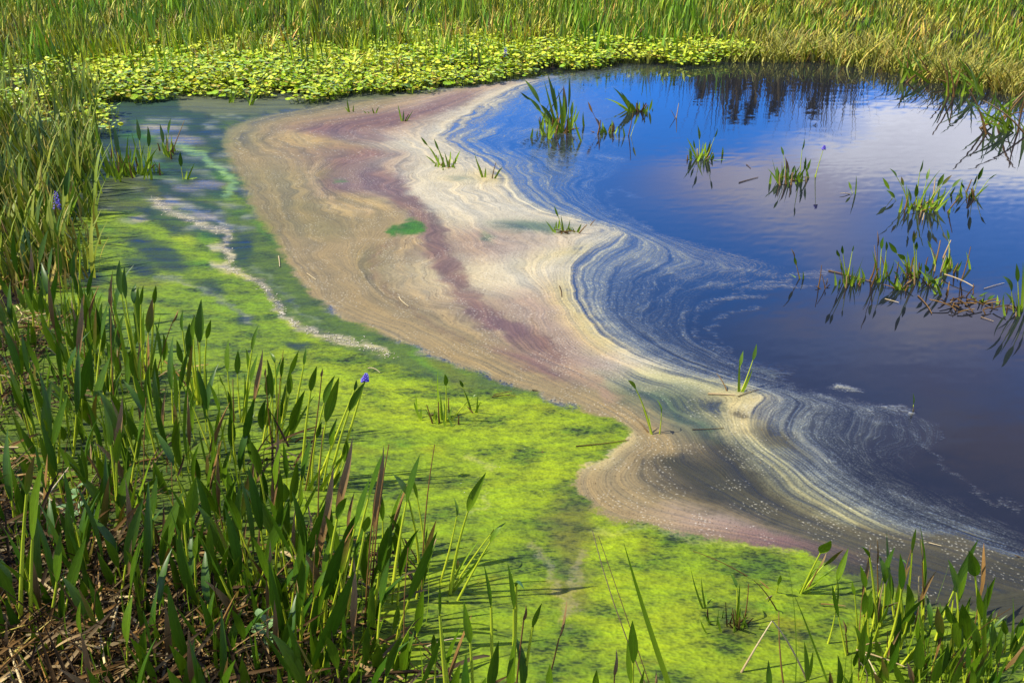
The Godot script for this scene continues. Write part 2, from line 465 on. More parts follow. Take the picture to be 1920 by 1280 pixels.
	lay_line([600, 300, 580, 325, 590, 355, 640, 386, 700, 396], 7.0, lin(204, 178, 138, 1 / LIT), 1.0, 0.0, 0.7)
	lay_line([586, 238, 640, 236, 700, 240], 4.0, lin(128, 98, 100, 1 / LIT), 1.0, 0.0, 0.7)
	lay_line([622, 318, 660, 304, 720, 306, 760, 316], 3.0, lin(120, 94, 98, 1 / LIT), 1.0, 0.0, 0.7)
	var mauve := lin(132, 106, 114, 1 / LIT)
	for s in [[662, 254, 74, 12, 0.12], [690, 336, 76, 28, 0.1], [720, 345, 50, 22, 0.3], [952, 612, 56, 14, 0.25], [840, 192, 60, 14, -0.3]]:
		lay_spot(s[0], s[1], s[2], s[3], s[4], mauve, 1.0, 0.0, 0.7, 0.7)
	for s in [[700, 380, 60, 6, 0.25], [640, 392, 50, 10, 0.2], [560, 260, 40, 12, 0.2]]:
		lay_spot(s[0], s[1], s[2], s[3], s[4], lin(206, 182, 132, 1 / LIT), 1.0, 0.0, 0.9, 0.7)
	for s in [[520, 340, 60, 26, 0.2], [600, 430, 50, 18, 0.1], [460, 255, 34, 14, 0.3], [560, 385, 40, 10, 0.1]]:
		lay_spot(s[0], s[1], s[2], s[3], s[4], lin(144, 140, 108, 1 / LIT), 0.95, 0.0, 1.4, 0.55)
	lay_spot(765, 429, 33, 12, 0.03, lin(66, 128, 50, 1 / LIT), 1.0, 0.3, 0.12)
	lay_spot(778, 424, 20, 12, 0.2, lin(70, 132, 52, 1 / LIT), 1.0, 0.3, 0.12)
	lay_spot(734, 436, 9, 6, 0.0, lin(66, 126, 50, 1 / LIT), 1.0, 0.3, 0.12)
	lay_spot(749, 420, 9, 4, 0.0, lin(180, 160, 118, 1 / LIT), 1.0, 0.0, 0.3)
	lay_spot(636, 340, 9, 3, 0.0, lin(96, 146, 88, 1 / LIT), 1.0, 0.1, 0.2)
	lay_spot(1000, 424, 76, 11, 0.05, lin(102, 138, 120, 1 / LIT), 0.93, 0.0, 1.2, 0.85)
	lay_spot(912, 444, 14, 9, 0.5, lin(108, 142, 118, 1 / LIT), 0.95, 0.0, 1.2, 0.7)
	lay_spot(862, 334, 24, 3, 0.06, lin(124, 146, 134, 1 / LIT), 0.95, 0.0, 1.0, 0.7)
	lay_spot(1300, 760, 60, 18, 0.1, lin(84, 104, 90, 1 / LIT), 0.7, 0.0, 0.8, 0.6)
	lay_spot(1384, 778, 16, 7, 0.0, lin(110, 104, 84, 1 / LIT), 0.9, 0.0, 0.5, 0.9)
	lay_spot(1580, 728, 30, 4, 0.1, lin(226, 226, 200, 1 / LIT), 0.7, 0.0, 0.7, 0.8)
	lay_line([1650, 765, 1690, 762, 1712, 770], 5.0, lin(226, 226, 216, 1 / LIT), 0.66, 0.0, 0.8)
	lay_line([1200, 372, 1160, 352, 1136, 362, 1150, 388, 1210, 425, 1300, 480], 4.0, lin(206, 214, 226, 1 / LIT), 0.5, 0.0, 0.6)
	for w in [[1140, 425, 1220, 455, 1320, 492, 1420, 512, 1560, 524], [1130, 432, 1200, 480, 1280, 520, 1400, 540, 1520, 535], [1000, 300, 985, 330, 1000, 360, 1050, 395, 1130, 422], [1040, 305, 1025, 340, 1045, 372, 1100, 405, 1150, 425], [1075, 318, 1062, 345, 1075, 370, 1120, 400, 1190, 440], [1110, 330, 1090, 352, 1100, 375, 1150, 410, 1230, 455], [1480, 528, 1380, 530, 1270, 540, 1210, 575, 1210, 610, 1250, 650, 1330, 690, 1420, 725], [1440, 555, 1340, 560, 1280, 590, 1285, 630, 1330, 665, 1420, 705, 1520, 740, 1640, 770], [1420, 575, 1350, 590, 1330, 620, 1370, 665, 1460, 710], [1400, 715, 1500, 750, 1600, 775, 1700, 800, 1760, 860, 1840, 930, 1920, 960], [1480, 800, 1540, 860, 1640, 915, 1760, 955, 1880, 985], [1540, 740, 1600, 770, 1660, 772, 1712, 770], [880, 245, 960, 240, 1080, 250, 1180, 262], [900, 285, 990, 282, 1100, 290, 1180, 300]]:
		lay_line(w, 3.6, lin(212, 220, 218, 1 / LIT), 0.68, 0.0, 0.62)
	lay_line([1560, 505, 1400, 540, 1310, 585, 1310, 630, 1370, 672], 5.0, lin(206, 214, 226, 1 / LIT), 0.44, 0.0, 0.5)

	soften()

func soften() -> void:
	var old := chart.duplicate()
	for j in range(1, CH - 1):
		for i in range(1, CW - 1):
			var o := (j * CW + i) * CN
			for k in [0, 1, 2, 3, 6]:
				var q: int = o + k
				chart[q] = 0.4 * old[q] + 0.15 * (old[q - CN] + old[q + CN] + old[q - CN * CW] + old[q + CN * CW])

func fill_tri(a: Array, b: Array, c: Array, fade: float) -> void:
	var p: Vector2 = (a[0] - Vector2(CX0, CY0)) / CSTEP
	var q: Vector2 = (b[0] - Vector2(CX0, CY0)) / CSTEP
	var r: Vector2 = (c[0] - Vector2(CX0, CY0)) / CSTEP
	var area := (q - p).cross(r - p)
	if absf(area) < 1e-6: return
	var x0 := maxi(0, int(floor(minf(p.x, minf(q.x, r.x)))))
	var x1 := mini(CW - 1, int(ceil(maxf(p.x, maxf(q.x, r.x)))))
	var y0 := maxi(0, int(floor(minf(p.y, minf(q.y, r.y)))))
	var y1 := mini(CH - 1, int(ceil(maxf(p.y, maxf(q.y, r.y)))))
	for y in range(y0, y1 + 1):
		for x in range(x0, x1 + 1):
			var d := Vector2(x, y)
			var wb := (d - p).cross(r - p) / area
			var wc := (q - p).cross(d - p) / area
			var wa := 1.0 - wb - wc
			if wa < -0.02 or wb < -0.02 or wc < -0.02: continue
			var o := (y * CW + x) * CN
			var col: Color = a[1] * wa + b[1] * wb + c[1] * wc
			chart[o + 4] = a[2] * wa + b[2] * wb + c[2] * wc
			chart[o + 5] = a[3] * wa + b[3] * wb + c[3] * wc
			put_cell(o, col, col.a, 0.0, fade)

var srgb_of := PackedByteArray()

# one stretch of the pond, baked: [colour with roughness in its alpha, relief]
func bake(x0: float, x1: float, z0: float, z1: float, w: int, h: int) -> Array:
	var pic := PackedByteArray()
	pic.resize(w * h * 4)
	var rel := PackedByteArray()
	rel.resize(w * h)
	var nw := noise(3, 3)
	var ns := noise(5, 1)
	var nf := noise(7, 1)
	var na := noise(9, 4)
	var nb := noise(13, 2)
	var si := sin(TILT)
	var co := cos(TILT)
	for j in h:
		var z := lerpf(z0, z1, (j + 0.5) / h)
		var depth := EYE_H * si - z * co
		var py0 := 640.0 - LENS * (-EYE_H * co - z * si) / depth
		var scale := LENS / depth
		var slant := EYE_H / depth
		var calm := clampf(scale / 420.0, 0.45, 1.0)
		for i in w:
			var x := lerpf(x0, x1, (i + 0.5) / w)
			# ragged edges
			var n1 := nw.get_noise_2d(x * 5.0, z * 7.0)
			var n2 := nw.get_noise_2d(x * 5.0 + 71.0, z * 7.0 - 33.0)
			var k4 := nf.get_noise_2d(x * 95.0, z * 95.0)
			var k6 := nb.get_noise_2d(x * 34.0, z * 44.0)
			var fx := (960.0 + scale * (x + n1 * 0.04 + k6 * 0.012 + k4 * 0.006) - CX0) / CSTEP
			var fy := (py0 + scale * slant * (n2 * 0.045 + k6 * 0.014 - k4 * 0.008) - CY0) / CSTEP
			var ix := clampi(int(fx), 0, CW - 2)
			var iy := clampi(int(fy), 0, CH - 2)
			fx = clampf(fx - ix, 0.0, 1.0)
			fy = clampf(fy - iy, 0.0, 1.0)
			var o := (iy * CW + ix) * CN
			var o2 := o + CW * CN
			var wa := (1.0 - fx) * (1.0 - fy)
			var wb := fx * (1.0 - fy)
			var wc := (1.0 - fx) * fy
			var wd := fx * fy
			var r := chart[o] * wa + chart[o + 8] * wb + chart[o2] * wc + chart[o2 + 8] * wd
			var g := chart[o + 1] * wa + chart[o + 9] * wb + chart[o2 + 1] * wc + chart[o2 + 9] * wd
			var b := chart[o + 2] * wa + chart[o + 10] * wb + chart[o2 + 2] * wc + chart[o2 + 10] * wd
			var cover := chart[o + 3] * wa + chart[o + 11] * wb + chart[o2 + 3] * wc + chart[o2 + 11] * wd
			var alg := chart[o + 6] * wa + chart[o + 14] * wb + chart[o2 + 6] * wc + chart[o2 + 14] * wd
			# the flow is read at the unshaken place, so that threads stay smooth
			var gx := (960.0 + scale * x - CX0) / CSTEP
			var gy := (py0 - CY0) / CSTEP
			var jx := clampi(int(gx), 0, CW - 2)
			var jy := clampi(int(gy), 0, CH - 2)
			gx = clampf(gx - jx, 0.0, 1.0)
			gy = clampf(gy - jy, 0.0, 1.0)
			var q := (jy * CW + jx) * CN + 4
			var q2 := q + CW * CN
			cover *= 1.0 - sm(1950.0, 2155.0, 60.0 * n1 + CX0 + (jx + gx) * CSTEP)
			var s := chart[q]
			var t := chart[q + 1]
			if absf(chart[q2 + 8] - s) + absf(chart[q + 9] - t) + absf(chart[q + 8] - s) < 6.0:
				s = lerpf(lerpf(s, chart[q + 8], gx), lerpf(chart[q2], chart[q2 + 8], gx), gy)
				t = lerpf(lerpf(t, chart[q + 9], gx), lerpf(chart[q2 + 1], chart[q2 + 9], gx), gy)
			var n7 := na.get_noise_2d(x * 0.8, z * 1.1)
			var wob := s + n1 * 0.010 + n7 * 0.30 + 0.07 * ns.get_noise_2d(x * 2.6, z * 3.2)
			var k1 := ns.get_noise_2d(wob * 3.2, t * 0.14)
			var k2 := ns.get_noise_2d(wob * 9.0 + 50.0, t * 0.22)
			var k3 := nf.get_noise_2d(wob * 26.0, t * 0.5)
			var k5 := nf.get_noise_2d(wob * 52.0 + 7.0, t * 0.9)
			# drawn out threads lie along the crests of the noise
			var k7 := 0.75 + 1.0 * ns.get_noise_2d(wob * 1.4 + 20.0, t * 0.3)
			var r2 := 1.0 - absf(k2) * 1.9
			var r3 := 1.0 - absf(k3) * 1.9
			var r5 := 1.0 - absf(k5) * 1.9
			var thread := sm(0.78, 0.98, r3) * (0.55 + 0.45 * k1) + 0.8 * sm(0.76, 0.98, r5) * (0.5 + 0.5 * k2) + 0.6 * sm(0.86, 1.0, r2)
			var veil := cover * cover * 0.8 * (1.0 + 0.7 * k1 + 0.5 * k2 + 0.08 * k4)
			var a := clampf(veil + thread * minf(1.0, cover * 1.6) * 0.78, 0.0, 1.0) if cover < 0.97 else 1.0
			if cover > 0.85: a = lerpf(a, 1.0, (cover - 0.85) / 0.15)
			a *= sm(0.0, 0.12, cover)
			var line := sm(0.86, 1.0, r2)
			var shade := 1.0 + 0.16 * k1 + (0.15 * k2 + 0.08 * k3 + 0.06 * k5) * k7 + 0.12 * k4 + 0.12 * k6 + 0.13 * n2 - 0.36 * k7 * line * sm(0.0, 0.45, k1) + 0.16 * sm(0.9, 1.0, r3) * sm(0.1, 0.5, -k1)
			var hue := (k1 + 0.7 * k2 * k7 + 0.8 * n7) * 0.10
			r *= 1.0 + hue * 0.5
			b *= 1.0 - hue
			var hgt := 0.3 + (0.3 + 0.12 * k3) * a
			var rough := lerpf(0.03, 0.85, a)
			if alg > 0.02:
				var m1 := na.get_noise_2d(x * 3.2, z * 5.5)
				var m2 := na.get_noise_2d(x * 13.0 + 9.0, z * 30.0)
				var m3 := nb.get_noise_2d(x * 34.0, z * 110.0)
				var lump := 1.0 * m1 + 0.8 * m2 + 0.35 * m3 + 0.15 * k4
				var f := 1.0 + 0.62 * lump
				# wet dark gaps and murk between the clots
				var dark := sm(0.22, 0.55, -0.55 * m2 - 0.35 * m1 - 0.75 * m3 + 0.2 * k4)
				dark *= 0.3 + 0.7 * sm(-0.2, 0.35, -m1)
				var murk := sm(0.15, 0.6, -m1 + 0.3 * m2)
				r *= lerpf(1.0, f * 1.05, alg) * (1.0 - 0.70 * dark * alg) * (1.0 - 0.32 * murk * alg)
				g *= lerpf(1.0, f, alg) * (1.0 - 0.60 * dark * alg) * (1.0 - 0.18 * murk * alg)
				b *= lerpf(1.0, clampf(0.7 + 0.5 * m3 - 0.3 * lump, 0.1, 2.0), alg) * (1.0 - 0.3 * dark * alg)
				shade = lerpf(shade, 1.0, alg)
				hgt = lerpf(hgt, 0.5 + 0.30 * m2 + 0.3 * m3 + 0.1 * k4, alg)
				rough = lerpf(rough, 0.85, alg)
			elif k4 > 0.62 and cover > 0.6 and nb.get_noise_2d(x * 4.0, z * 4.0) > 0.05:
				var e := sm(0.62, 0.75, k4) * 0.6
				r = lerpf(r, 0.42, e); g = lerpf(g, 0.41, e); b = lerpf(b, 0.38, e)
			elif k4 < -0.68 and cover > 0.6:
				var e := sm(0.68, 0.8, -k4) * 0.55
				r = lerpf(r, 0.06, e); g = lerpf(g, 0.05, e); b = lerpf(b, 0.04, e)
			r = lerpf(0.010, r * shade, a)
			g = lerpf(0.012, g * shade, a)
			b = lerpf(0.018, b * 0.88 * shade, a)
			var at := (j * w + i) * 4
			pic[at] = srgb_of[clampi(int(r * 4095.0), 0, 4095)]
			pic[at + 1] = srgb_of[clampi(int(g * 4095.0), 0, 4095)]
			pic[at + 2] = srgb_of[clampi(int(b * 4095.0), 0, 4095)]
			pic[at + 3] = int(clampf(rough, 0.0, 1.0) * 255.0)
			rel[j * w + i] = int(clampf(hgt, 0.0, 1.0) * 255.0)
	var im := Image.create_from_data(w, h, false, Image.FORMAT_RGBA8, pic)
	var hm := Image.create_from_data(w, h, false, Image.FORMAT_R8, rel)
	return [ImageTexture.create_from_image(im), ImageTexture.create_from_image(hm)]

func build_water() -> void:
	srgb_of.resize(4096)
	for i in 4096:
		srgb_of[i] = int(Color(i / 4095.0, 0, 0).linear_to_srgb().r * 255.0 + 0.5)
	make_chart()
	var mesh := ArrayMesh.new()
	var nr := noise(31, 3)
	var nq := noise(37, 2)
	# x0, x1, z0 (far), z1 (near), step, texels
	var tiles := [[-2.6, 3.4, -4.0, -0.9, 0.03, 1760, 912], [-4.4, 5.4, -7.4, -4.0, 0.04, 1900, 660], [-9.0, 10.5, -14.5, -7.4, 0.06, 2040, 740]]
	for q in tiles:
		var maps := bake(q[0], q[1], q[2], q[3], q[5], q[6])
		var m := StandardMaterial3D.new()
		m.resource_name = "pond_film"
		m.albedo_texture = maps[0]
		m.roughness = 1.0
		m.roughness_texture = maps[0]
		m.roughness_texture_channel = BaseMaterial3D.TEXTURE_CHANNEL_ALPHA
		m.metallic_specular = 0.36
		m.heightmap_enabled = true
		m.heightmap_texture = maps[1]
		m.heightmap_scale = 1.1
		m.texture_repeat = false
		var nx := int((q[1] - q[0]) / q[4])
		var nz := int((q[3] - q[2]) / q[4])
		var s := Shape.new()
		for j in nz + 1:
			for i in nx + 1:
				var x: float = lerpf(q[0], q[1], float(i) / nx)
				var z: float = lerpf(q[2], q[3], float(j) / nz)
				var dx := (ripple(nr, nq, x + 0.02, z) - ripple(nr, nq, x - 0.02, z)) / 0.04
				var dz := (ripple(nr, nq, x, z + 0.02) - ripple(nr, nq, x, z - 0.02)) / 0.04
				s.vert(Vector3(x, ripple(nr, nq, x, z), z), Vector3(-dx, 1.0, -dz).normalized(), Vector2(float(i) / nx, float(j) / nz), Color.WHITE)
		for j in nz:
			for i in nx:
				var o := j * (nx + 1) + i
				s.tri(o, o + 1, o + nx + 1)
				s.tri(o + 1, o + nx + 2, o + nx + 1)
		var a := []
		a.resize(Mesh.ARRAY_MAX)
		a[Mesh.ARRAY_VERTEX] = s.v
		a[Mesh.ARRAY_NORMAL] = s.n
		a[Mesh.ARRAY_TEX_UV] = s.uv
		a[Mesh.ARRAY_INDEX] = s.idx
		mesh.add_surface_from_arrays(Mesh.PRIMITIVE_TRIANGLES, a)
		mesh.surface_set_material(mesh.get_surface_count() - 1, m)
	# clear water on to the right, past the film
	var clear := StandardMaterial3D.new()
	clear.resource_name = "clear_water"
	clear.albedo_color = Color(0.010, 0.012, 0.016).linear_to_srgb()
	clear.roughness = 0.03
	clear.metallic_specular = 0.36
	for q in [[3.4, 14.0, -4.0, -0.9], [5.4, 14.0, -7.4, -4.0]]:
		var s := Shape.new()
		for j in 25:
			for i in 61:
				var x: float = lerpf(q[0], q[1], i / 60.0)
				var z: float = lerpf(q[2], q[3], j / 24.0)
				var dx := (ripple(nr, nq, x + 0.02, z) - ripple(nr, nq, x - 0.02, z)) / 0.04
				var dz := (ripple(nr, nq, x, z + 0.02) - ripple(nr, nq, x, z - 0.02)) / 0.04
				s.vert(Vector3(x, ripple(nr, nq, x, z), z), Vector3(-dx, 1.0, -dz).normalized(), Vector2(i / 60.0, j / 24.0), Color.WHITE)
		for j in 24:
			for i in 60:
				var o := j * 61 + i
				s.tri(o, o + 1, o + 61)
				s.tri(o + 1, o + 62, o + 61)
		var a := []
		a.resize(Mesh.ARRAY_MAX)
		a[Mesh.ARRAY_VERTEX] = s.v
		a[Mesh.ARRAY_NORMAL] = s.n
		a[Mesh.ARRAY_TEX_UV] = s.uv
		a[Mesh.ARRAY_INDEX] = s.idx
		mesh.add_surface_from_arrays(Mesh.PRIMITIVE_TRIANGLES, a)
		mesh.surface_set_material(mesh.get_surface_count() - 1, clear)
	var o := MeshInstance3D.new()
	o.name = "pond_water"
	o.mesh = mesh
	add_child(o)
	tag(o, "still pond with swirled tan, cream and mauve scum and bright green algae", "water", "", "structure")

# the height of the tiny ripples
func ripple(nr: FastNoiseLite, nq: FastNoiseLite, x: float, z: float) -> float:
	var open := sm(-1.0, 2.5, x + 0.22 * (z + 6.0))
	return (0.00028 * nr.get_noise_2d(x * 2.2, z * 7.0) + 0.0002 * nq.get_noise_2d(x * 9.0, z * 26.0)) * lerpf(0.35, 1.0, open)

# ------------------------------------------------------------------ materials
var M := {}

func plain(called: String, rough: float, through := 0.0, spec := 0.5, tex: Texture2D = null) -> StandardMaterial3D:
	var m := StandardMaterial3D.new()
	m.resource_name = called
	m.vertex_color_use_as_albedo = true
	m.roughness = rough
	m.metallic_specular = spec
	m.cull_mode = BaseMaterial3D.CULL_DISABLED
	if tex: m.albedo_texture = tex
	if through > 0.0:
		m.backlight_enabled = true
		m.backlight = Color(through, through, through * 0.6)
	M[called] = m
	return m

func make_materials() -> void:
	# leaf grain: fine lengthwise veins, paler midrib, a little blotching
	var w := 64
	var h := 256
	var im := Image.create_empty(w, h, false, Image.FORMAT_RGB8)
	var n1 := noise(41, 3)
	var n2 := noise(43, 2)
	for j in h:
		for i in w:
			var u := absf(i / 63.0 - 0.5) * 2.0
			var v := 0.84 + 0.07 * sin(u * 40.0 + j * 0.03) + 0.10 * n1.get_noise_2d(i * 0.09, j * 0.02) + 0.06 * n2.get_noise_2d(i * 0.5, j * 0.12)
			if u < 0.07: v += 0.08
			var spot := sm(0.42, 0.6, n1.get_noise_2d(i * 0.11 + 90, j * 0.06))
			im.set_pixel(i, j, Color(v, v * lerpf(1.0, 0.82, spot), v * lerpf(1.0, 0.7, spot)))
	var grain := ImageTexture.create_from_image(im)
	plain("leaf", 0.42, 0.6, 0.45, grain)
	plain("lime_leaf", 0.36, 0.5, 0.5, grain)
	plain("stem", 0.4, 0.25)
	plain("grass", 0.5, 0.5, 0.4)
	plain("dry", 0.75, 0.1, 0.3, grain)
	plain("petal", 0.6, 0.3, 0.3)
	plain("bark", 0.9, 0.0, 0.3)

const LEAF_PROFILE := [0.12, 0.62, 0.90, 1.0, 0.95, 0.80, 0.58, 0.32, 0.0]

func leaf_col(k: float) -> Color:
	# from deep green to yellow green
	return lin(56, 98, 14).lerp(lin(126, 160, 28), k)

func stem_col(k: float) -> Color:
	return lin(124, 154, 30).lerp(lin(198, 206, 54), k)

func dry_col(k: float) -> Color:
	var a := lin(50, 36, 20)
	var b := lin(150, 116, 62)
	var c := lin(220, 204, 158)
	return a.lerp(b, k * 2.0) if k < 0.5 else b.lerp(c, k * 2.0 - 1.0)

# one shoot: a stem from base to tip, the upper part of it a spear-shaped leaf
func shoot(parent: Node3D, base: Vector3, tip: Vector3, leaf_part: float, wide: float, bend: Vector3, k: float, turn: float, kind := "l") -> void:
	var side := Vector3(cos(turn), 0.0, sin(turn))
	if kind == "g":
		var pts := curve(base, tip, bend, 7)
		wide *= 0.66
		var s := Shape.new()
		s.blade(pts, [wide * 0.8, wide, wide, wide * 0.9, wide * 0.7, wide * 0.4, 0.0008], side, 0.25, stem_col(0.3).lerp(leaf_col(k), 0.4), leaf_col(k), 0.4)
		part("blade", s.done(), M.grass, parent)
		return
	if kind == "d":
		wide *= 0.6
		var s := Shape.new()
		s.tube(curve(base, tip, bend, 7), wide * 0.5, wide * 0.22, 5, dry_col(k * 0.7), dry_col(k))
		part("dry_stalk", s.done(), M.dry, parent)
		return
	if kind == "b":  # a wilted brown leaf on its stem
		var s := Shape.new()
		s.tube(curve(base, tip, bend, 6, 0.0, 1.0 - leaf_part), 0.0028, 0.0018, 5, dry_col(0.45), dry_col(0.3))
		part("dry_stem", s.done(), M.dry, parent)
		var q := Shape.new()
		var ws := []
		for x in LEAF_PROFILE: ws.append(maxf(0.0006, x * wide * 0.55))
		q.blade(curve(base, tip, bend, 9, 1.0 - leaf_part, 1.0), ws, side, 0.8, dry_col(0.3), dry_col(0.5 + 0.3 * k), 1.2)
		part("wilted_leaf", q.done(), M.dry, parent)
		return
	var long := base.distance_to(tip)
	var r := clampf(0.0042 * long / 0.6 + 0.0012, 0.0016, 0.0052)
	var s := Shape.new()
	s.tube(curve(base, tip, bend, 8, 0.0, 1.0 - leaf_part * 0.98), r * 1.35, r * 0.62, 6, stem_col(1.0 - k * 0.6), stem_col(0.35))
	part("stem", s.done(), M.stem, parent)
	if kind == "f":  # a spike of small violet flowers
		var fl := Shape.new()
		var sp := curve(base, tip, bend, 9, 1.0 - leaf_part, 1.0)
		for i in 26:
			var p: Vector3 = (sp[0] as Vector3).lerp(sp[8], i / 26.0)
			var a := i * 2.4
			var rr := wide * 0.5 * (1.0 - 0.6 * i / 26.0)
			fl.ball(p + Vector3(cos(a) * rr, 0.0, sin(a) * rr), Vector3(rr, rr * 0.8, rr) * 0.62, lin(86, 74, 170).lerp(lin(140, 128, 214), fmod(i * 0.37, 1.0)), 3, 5)
		part("flower_spike", fl.done(), M.petal, parent)
		return
	var q := Shape.new()
	var ws := []
	for x in LEAF_PROFILE: ws.append(maxf(0.0006, x * wide * 0.76))
	var lp := curve(base, tip, bend, 9, 1.0 - leaf_part, 1.0)
	# the blade leans a little out of the stem's line
	var out := Vector3(bend.x, 0, bend.z).normalized() * long * 0.02 if bend.length() > 0.001 else Vector3.ZERO
	var droop := long * rng.randf_range(0.05, 0.16) if rng.randf() < 0.28 else 0.0
	var aside := Vector3(-sin(turn), 0.0, cos(turn)) * (1.0 if rng.randf() < 0.5 else -1.0)
	for i in 9: lp[i] += -out * pow(i / 8.0, 2.0) + (aside * 0.8 - Vector3.UP * 0.5) * droop * pow(i / 8.0, 2.0)
	q.blade(lp, ws, side, rng.randf_range(0.1, 0.75), leaf_col(k * 0.9), leaf_col(k * 0.7) if rng.randf() > 0.07 else dry_col(0.35), rng.randf_range(-0.6, 0.6))
	part("leaf", q.done(), M.leaf, parent)

# A plant whose shoots are given by where they are seen: [kind, tip x, tip y, leaf length px, leaf width px, (base dx, base dy)].
func plant(called: String, label: String, category: String, bx: float, by: float, shoots: Array, group := "", tone := 0.45) -> Node3D:
	var at := ground_at(bx, by)
	var o := thing(called, label, category, at, group)
	for s in shoots:
		var px: float = bx + (s[5] if s.size() > 5 else rng.randf_range(-4, 4))
		var py: float = by + (s[6] if s.size() > 6 else rng.randf_range(-2, 2))
		var foot := ground_at(px, py, -0.015)
		var tip := upright_at(s[1], s[2], foot.z + rng.randf_range(-0.05, 0.05))
		if tip.y < 0.01: tip.y = 0.01
		var scale := LENS / depth_of(foot)
		var long := foot.distance_to(tip)
		var lp := clampf(s[3] / scale / maxf(long, 0.01), 0.05, 0.97)
		var bend := Vector3(rng.randf_range(-0.06, 0.06), rng.randf_range(0.0, 0.05), rng.randf_range(-0.05, 0.05)) * long
		if absf(tip.x - foot.x) > 0.35 * long: bend.y += 0.10 * long
		shoot(o, foot - at, tip - at, lp, s[4] / scale, bend, clampf(tone + rng.randf_range(-0.3, 0.3), 0, 1), rng.randf_range(-0.75, 0.75), s[0])
	# the low matted blades about the foot
	if group == "marsh plants rising from the open water" and shoots.size() >= 7:
		var hi := 0.0
		for s in shoots: hi = maxf(hi, by - s[1 + 1])
		for i in int(shoots.size() * 1.4) + 5:
			var foot := ground_at(bx + rng.randfn(0.0, hi * 0.22), by + rng.randfn(0.0, hi * 0.07), -0.015)
			var scale := LENS / depth_of(foot)
			var h := hi / scale * rng.randf_range(0.08, 0.5)
			var a := rng.randf() * TAU
			var lean := rng.randf_range(0.0, 0.55)
			shoot(o, foot - at, foot - at + Vector3(cos(a) * lean * h, h, sin(a) * lean * h), 0.1, rng.randf_range(5, 8) / scale, Vector3(cos(a), 0.6, sin(a)) * h * rng.randf_range(-0.12, 0.2), clampf(tone + rng.randf_range(-0.3, 0.3), 0, 1), rng.randf_range(-1, 1), "d" if i % 4 == 0 else "g")
	return o

